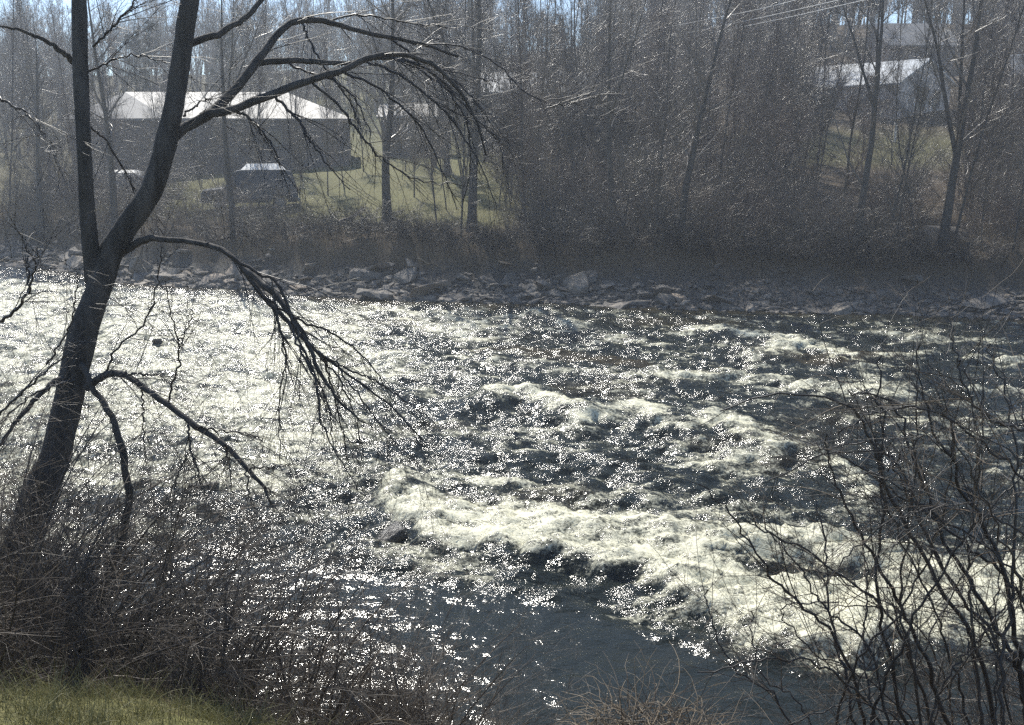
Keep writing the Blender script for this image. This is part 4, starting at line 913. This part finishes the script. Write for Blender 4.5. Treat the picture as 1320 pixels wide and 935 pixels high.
# dead stalk mound, bottom centre-right
root = P(835, 960, 4.9); e = empty('dead_brush_mound', (root[0], root[1], root[2]))
n = 520; a = rng.uniform(0, 6.28, n); q = np.sqrt(rng.uniform(0, 1, n)); S = np.column_stack([.42 * q * np.cos(a), .3 * q * np.sin(a), rng.uniform(-.25, .12, n) * (1 - .5 * q)])
Dv = np.column_stack([np.cos(a) * .8 + rng.normal(0, .8, n), np.sin(a) * .6 + rng.normal(0, .6, n), rng.uniform(-.1, .9, n)])
L = rng.uniform(.15, .5, n); T = grow(S, Dv, L, 7, .22, (0, 0, -.16)); t = Tubes(); t.add(T, taper(rng.uniform(.0018, .0045, n), .001, 7), 4); t.build('dead_stalk_crown', M['dry'], e)
n = 260; a = rng.uniform(0, 6.28, n); S = np.column_stack([.34 * np.cos(a) * rng.uniform(0, 1, n), .25 * np.sin(a), rng.uniform(-.2, .1, n)]); Dv = np.column_stack([rng.normal(0, 1, n), rng.normal(0, .6, n), rng.uniform(0, 1, n)])
T = grow(S, Dv, rng.uniform(.12, .6, n), 7, .25, (0, 0, -.12)); t = Tubes(); t.add(T, taper(rng.uniform(.002, .004, n), .001, 7), 4); t.build('dark_stalk_crown', M['twig_tan'], e)
tag(e, 'mound of dead tan stalks tangled at the edge of the near bank', 'dead brush')
# near grass
n = 46000; X = rng.uniform(-4.2, .3, n); Y = rng.uniform(3.2, 6.0, n); k = sst(-.2, -1.7, X + .25 * (Y - 4)) * (.25 + .75 * sst(-.15, .3, fbm(X * 2.2, Y * 2.2, 4))) > rng.uniform(size=n); X, Y = X[k], Y[k]; n = len(X)
S = np.column_stack([X, Y, terrain(X, Y) - .01]); Dv = np.column_stack([rng.normal(0, .5, n), rng.normal(0, .5, n), np.ones(n)])
T = grow(S, Dv, rng.uniform(.04, .13, n) * (1 + 1.2 * (rng.uniform(size=n) < .12)), 4, .2, (0, 0, -.12)); RT = taper(np.full(n, .0022), .0006, 4)
m, nt, b = new_mat('grass_blade'); nz = noise_n(nt, 9, 3); n2 = noise_n(nt, 60, 1)
nt.links.new(mixc(nt, n2, ramp(nt, nz, [(.35, (.07, .095, .022)), (.65, (.17, .18, .05))]), (.26, .22, .10)), b.inputs['Base Color']); b.inputs['Roughness'].default_value = .5
t = Tubes(); t.add(T, RT, 3); tag(t.build('grass', m), 'green and straw grass on the near bank top under the brush', 'grass', kind='stuff')
def nb_fn():
    x = rng.uniform(-6, 1.6); y = rng.uniform(4.4, 8.6); return (x, y) if rng.uniform() < (.35 if y < 5.6 else 1) else None
weeds('undergrowth', 4200, nb_fn, .08, .45, M['dry'], .0016, 'dead straw stalks and litter scattered over the near bank slope', 'undergrowth')
# lawn tufts far
def lawn_fn():
    x = rng.uniform(-20, 0); y = float(np.interp(x, _sx, _sy)) + rng.uniform(5.5, 30); px = 660 + FPX * x / y
    return (x, y) if 380 < px < 660 else None

# ------------------------------------------------------------------ thin scattering box, added to imitate lens veil
me = bpy.data.meshes.new('veil_haze'); bm = bmesh.new(); box_bm(bm, (0, 115, 22), (420, 270, 50)); bm.to_mesh(me); bm.free()
m = bpy.data.materials.new('lens_veil'); m.use_nodes = True; nt = m.node_tree; nt.nodes.remove(nt.nodes['Principled BSDF'])
pv = nt.nodes.new('ShaderNodeVolumePrincipled'); pv.inputs['Color'].default_value = (.84, .91, 1.0, 1); pv.inputs['Density'].default_value = .0012; pv.inputs['Anisotropy'].default_value = .35
nt.links.new(pv.outputs[0], nt.nodes['Material Output'].inputs['Volume']); me.materials.append(m); tag(link('veil_haze', me), kind='stuff')

# ------------------------------------------------------------------ light, sky, camera
SUN_EL, SUN_AZ = R(47), R(-17)
sd = Vector((math.sin(SUN_AZ) * math.cos(SUN_EL), math.cos(SUN_AZ) * math.cos(SUN_EL), math.sin(SUN_EL)))
ld = bpy.data.lights.new('sun', 'SUN'); ld.energy = 4.2; ld.angle = R(.5); ld.color = (1, .96, .88)
lo = bpy.data.objects.new('sun', ld); COL.objects.link(lo); lo.rotation_euler = sd.to_track_quat('Z', 'Y').to_euler(); lo.location = (-20, 60, 60)
w = bpy.data.worlds.new('World'); scene.world = w; w.use_nodes = True; nt = w.node_tree
sk = nt.nodes.new('ShaderNodeTexSky'); sk.sky_type = 'NISHITA'; sk.sun_disc = False; sk.sun_elevation = SUN_EL; sk.sun_rotation = SUN_AZ; sk.air_density = .85; sk.dust_density = .15; sk.altitude = 1500; sk.ozone_density = 1.0
nt.links.new(sk.outputs[0], nt.nodes['Background'].inputs[0]); nt.nodes['Background'].inputs[1].default_value = .12
cd = bpy.data.cameras.new('camera'); cd.sensor_width = 36; cd.lens = 36 * FPX / 1320; cd.clip_end = 3000; cd.clip_start = .05
co = bpy.data.objects.new('camera', cd); COL.objects.link(co); co.location = (0, 0, CAM_Z); co.rotation_euler = (R(90) - PITCH, 0, 0); scene.camera = co
scene.view_settings.view_transform = 'Standard'; scene.view_settings.look = 'None'; scene.view_settings.exposure = .6; scene.view_settings.gamma = 1
cy = scene.cycles; cy.use_denoising = False; cy.denoising_input_passes = 'RGB_ALBEDO_NORMAL'; cy.denoising_prefilter = 'NONE'; cy.max_bounces = 6; cy.diffuse_bounces = 2; cy.glossy_bounces = 3; cy.volume_bounces = 1; cy.transmission_bounces = 2
cy.caustics_reflective = False; cy.caustics_refractive = False; cy.sample_clamp_indirect = 4; cy.sample_clamp_direct = 40
for nm in [o.name for o in scene.objects if o.parent is None and o.type in ('EMPTY', 'MESH') and not o.get('label') and not o.get('kind')]:
    o = bpy.data.objects[nm]                      # prototypes that never got a place
    for c in list(o.children_recursive): bpy.data.objects.remove(c)
    bpy.data.objects.remove(o)
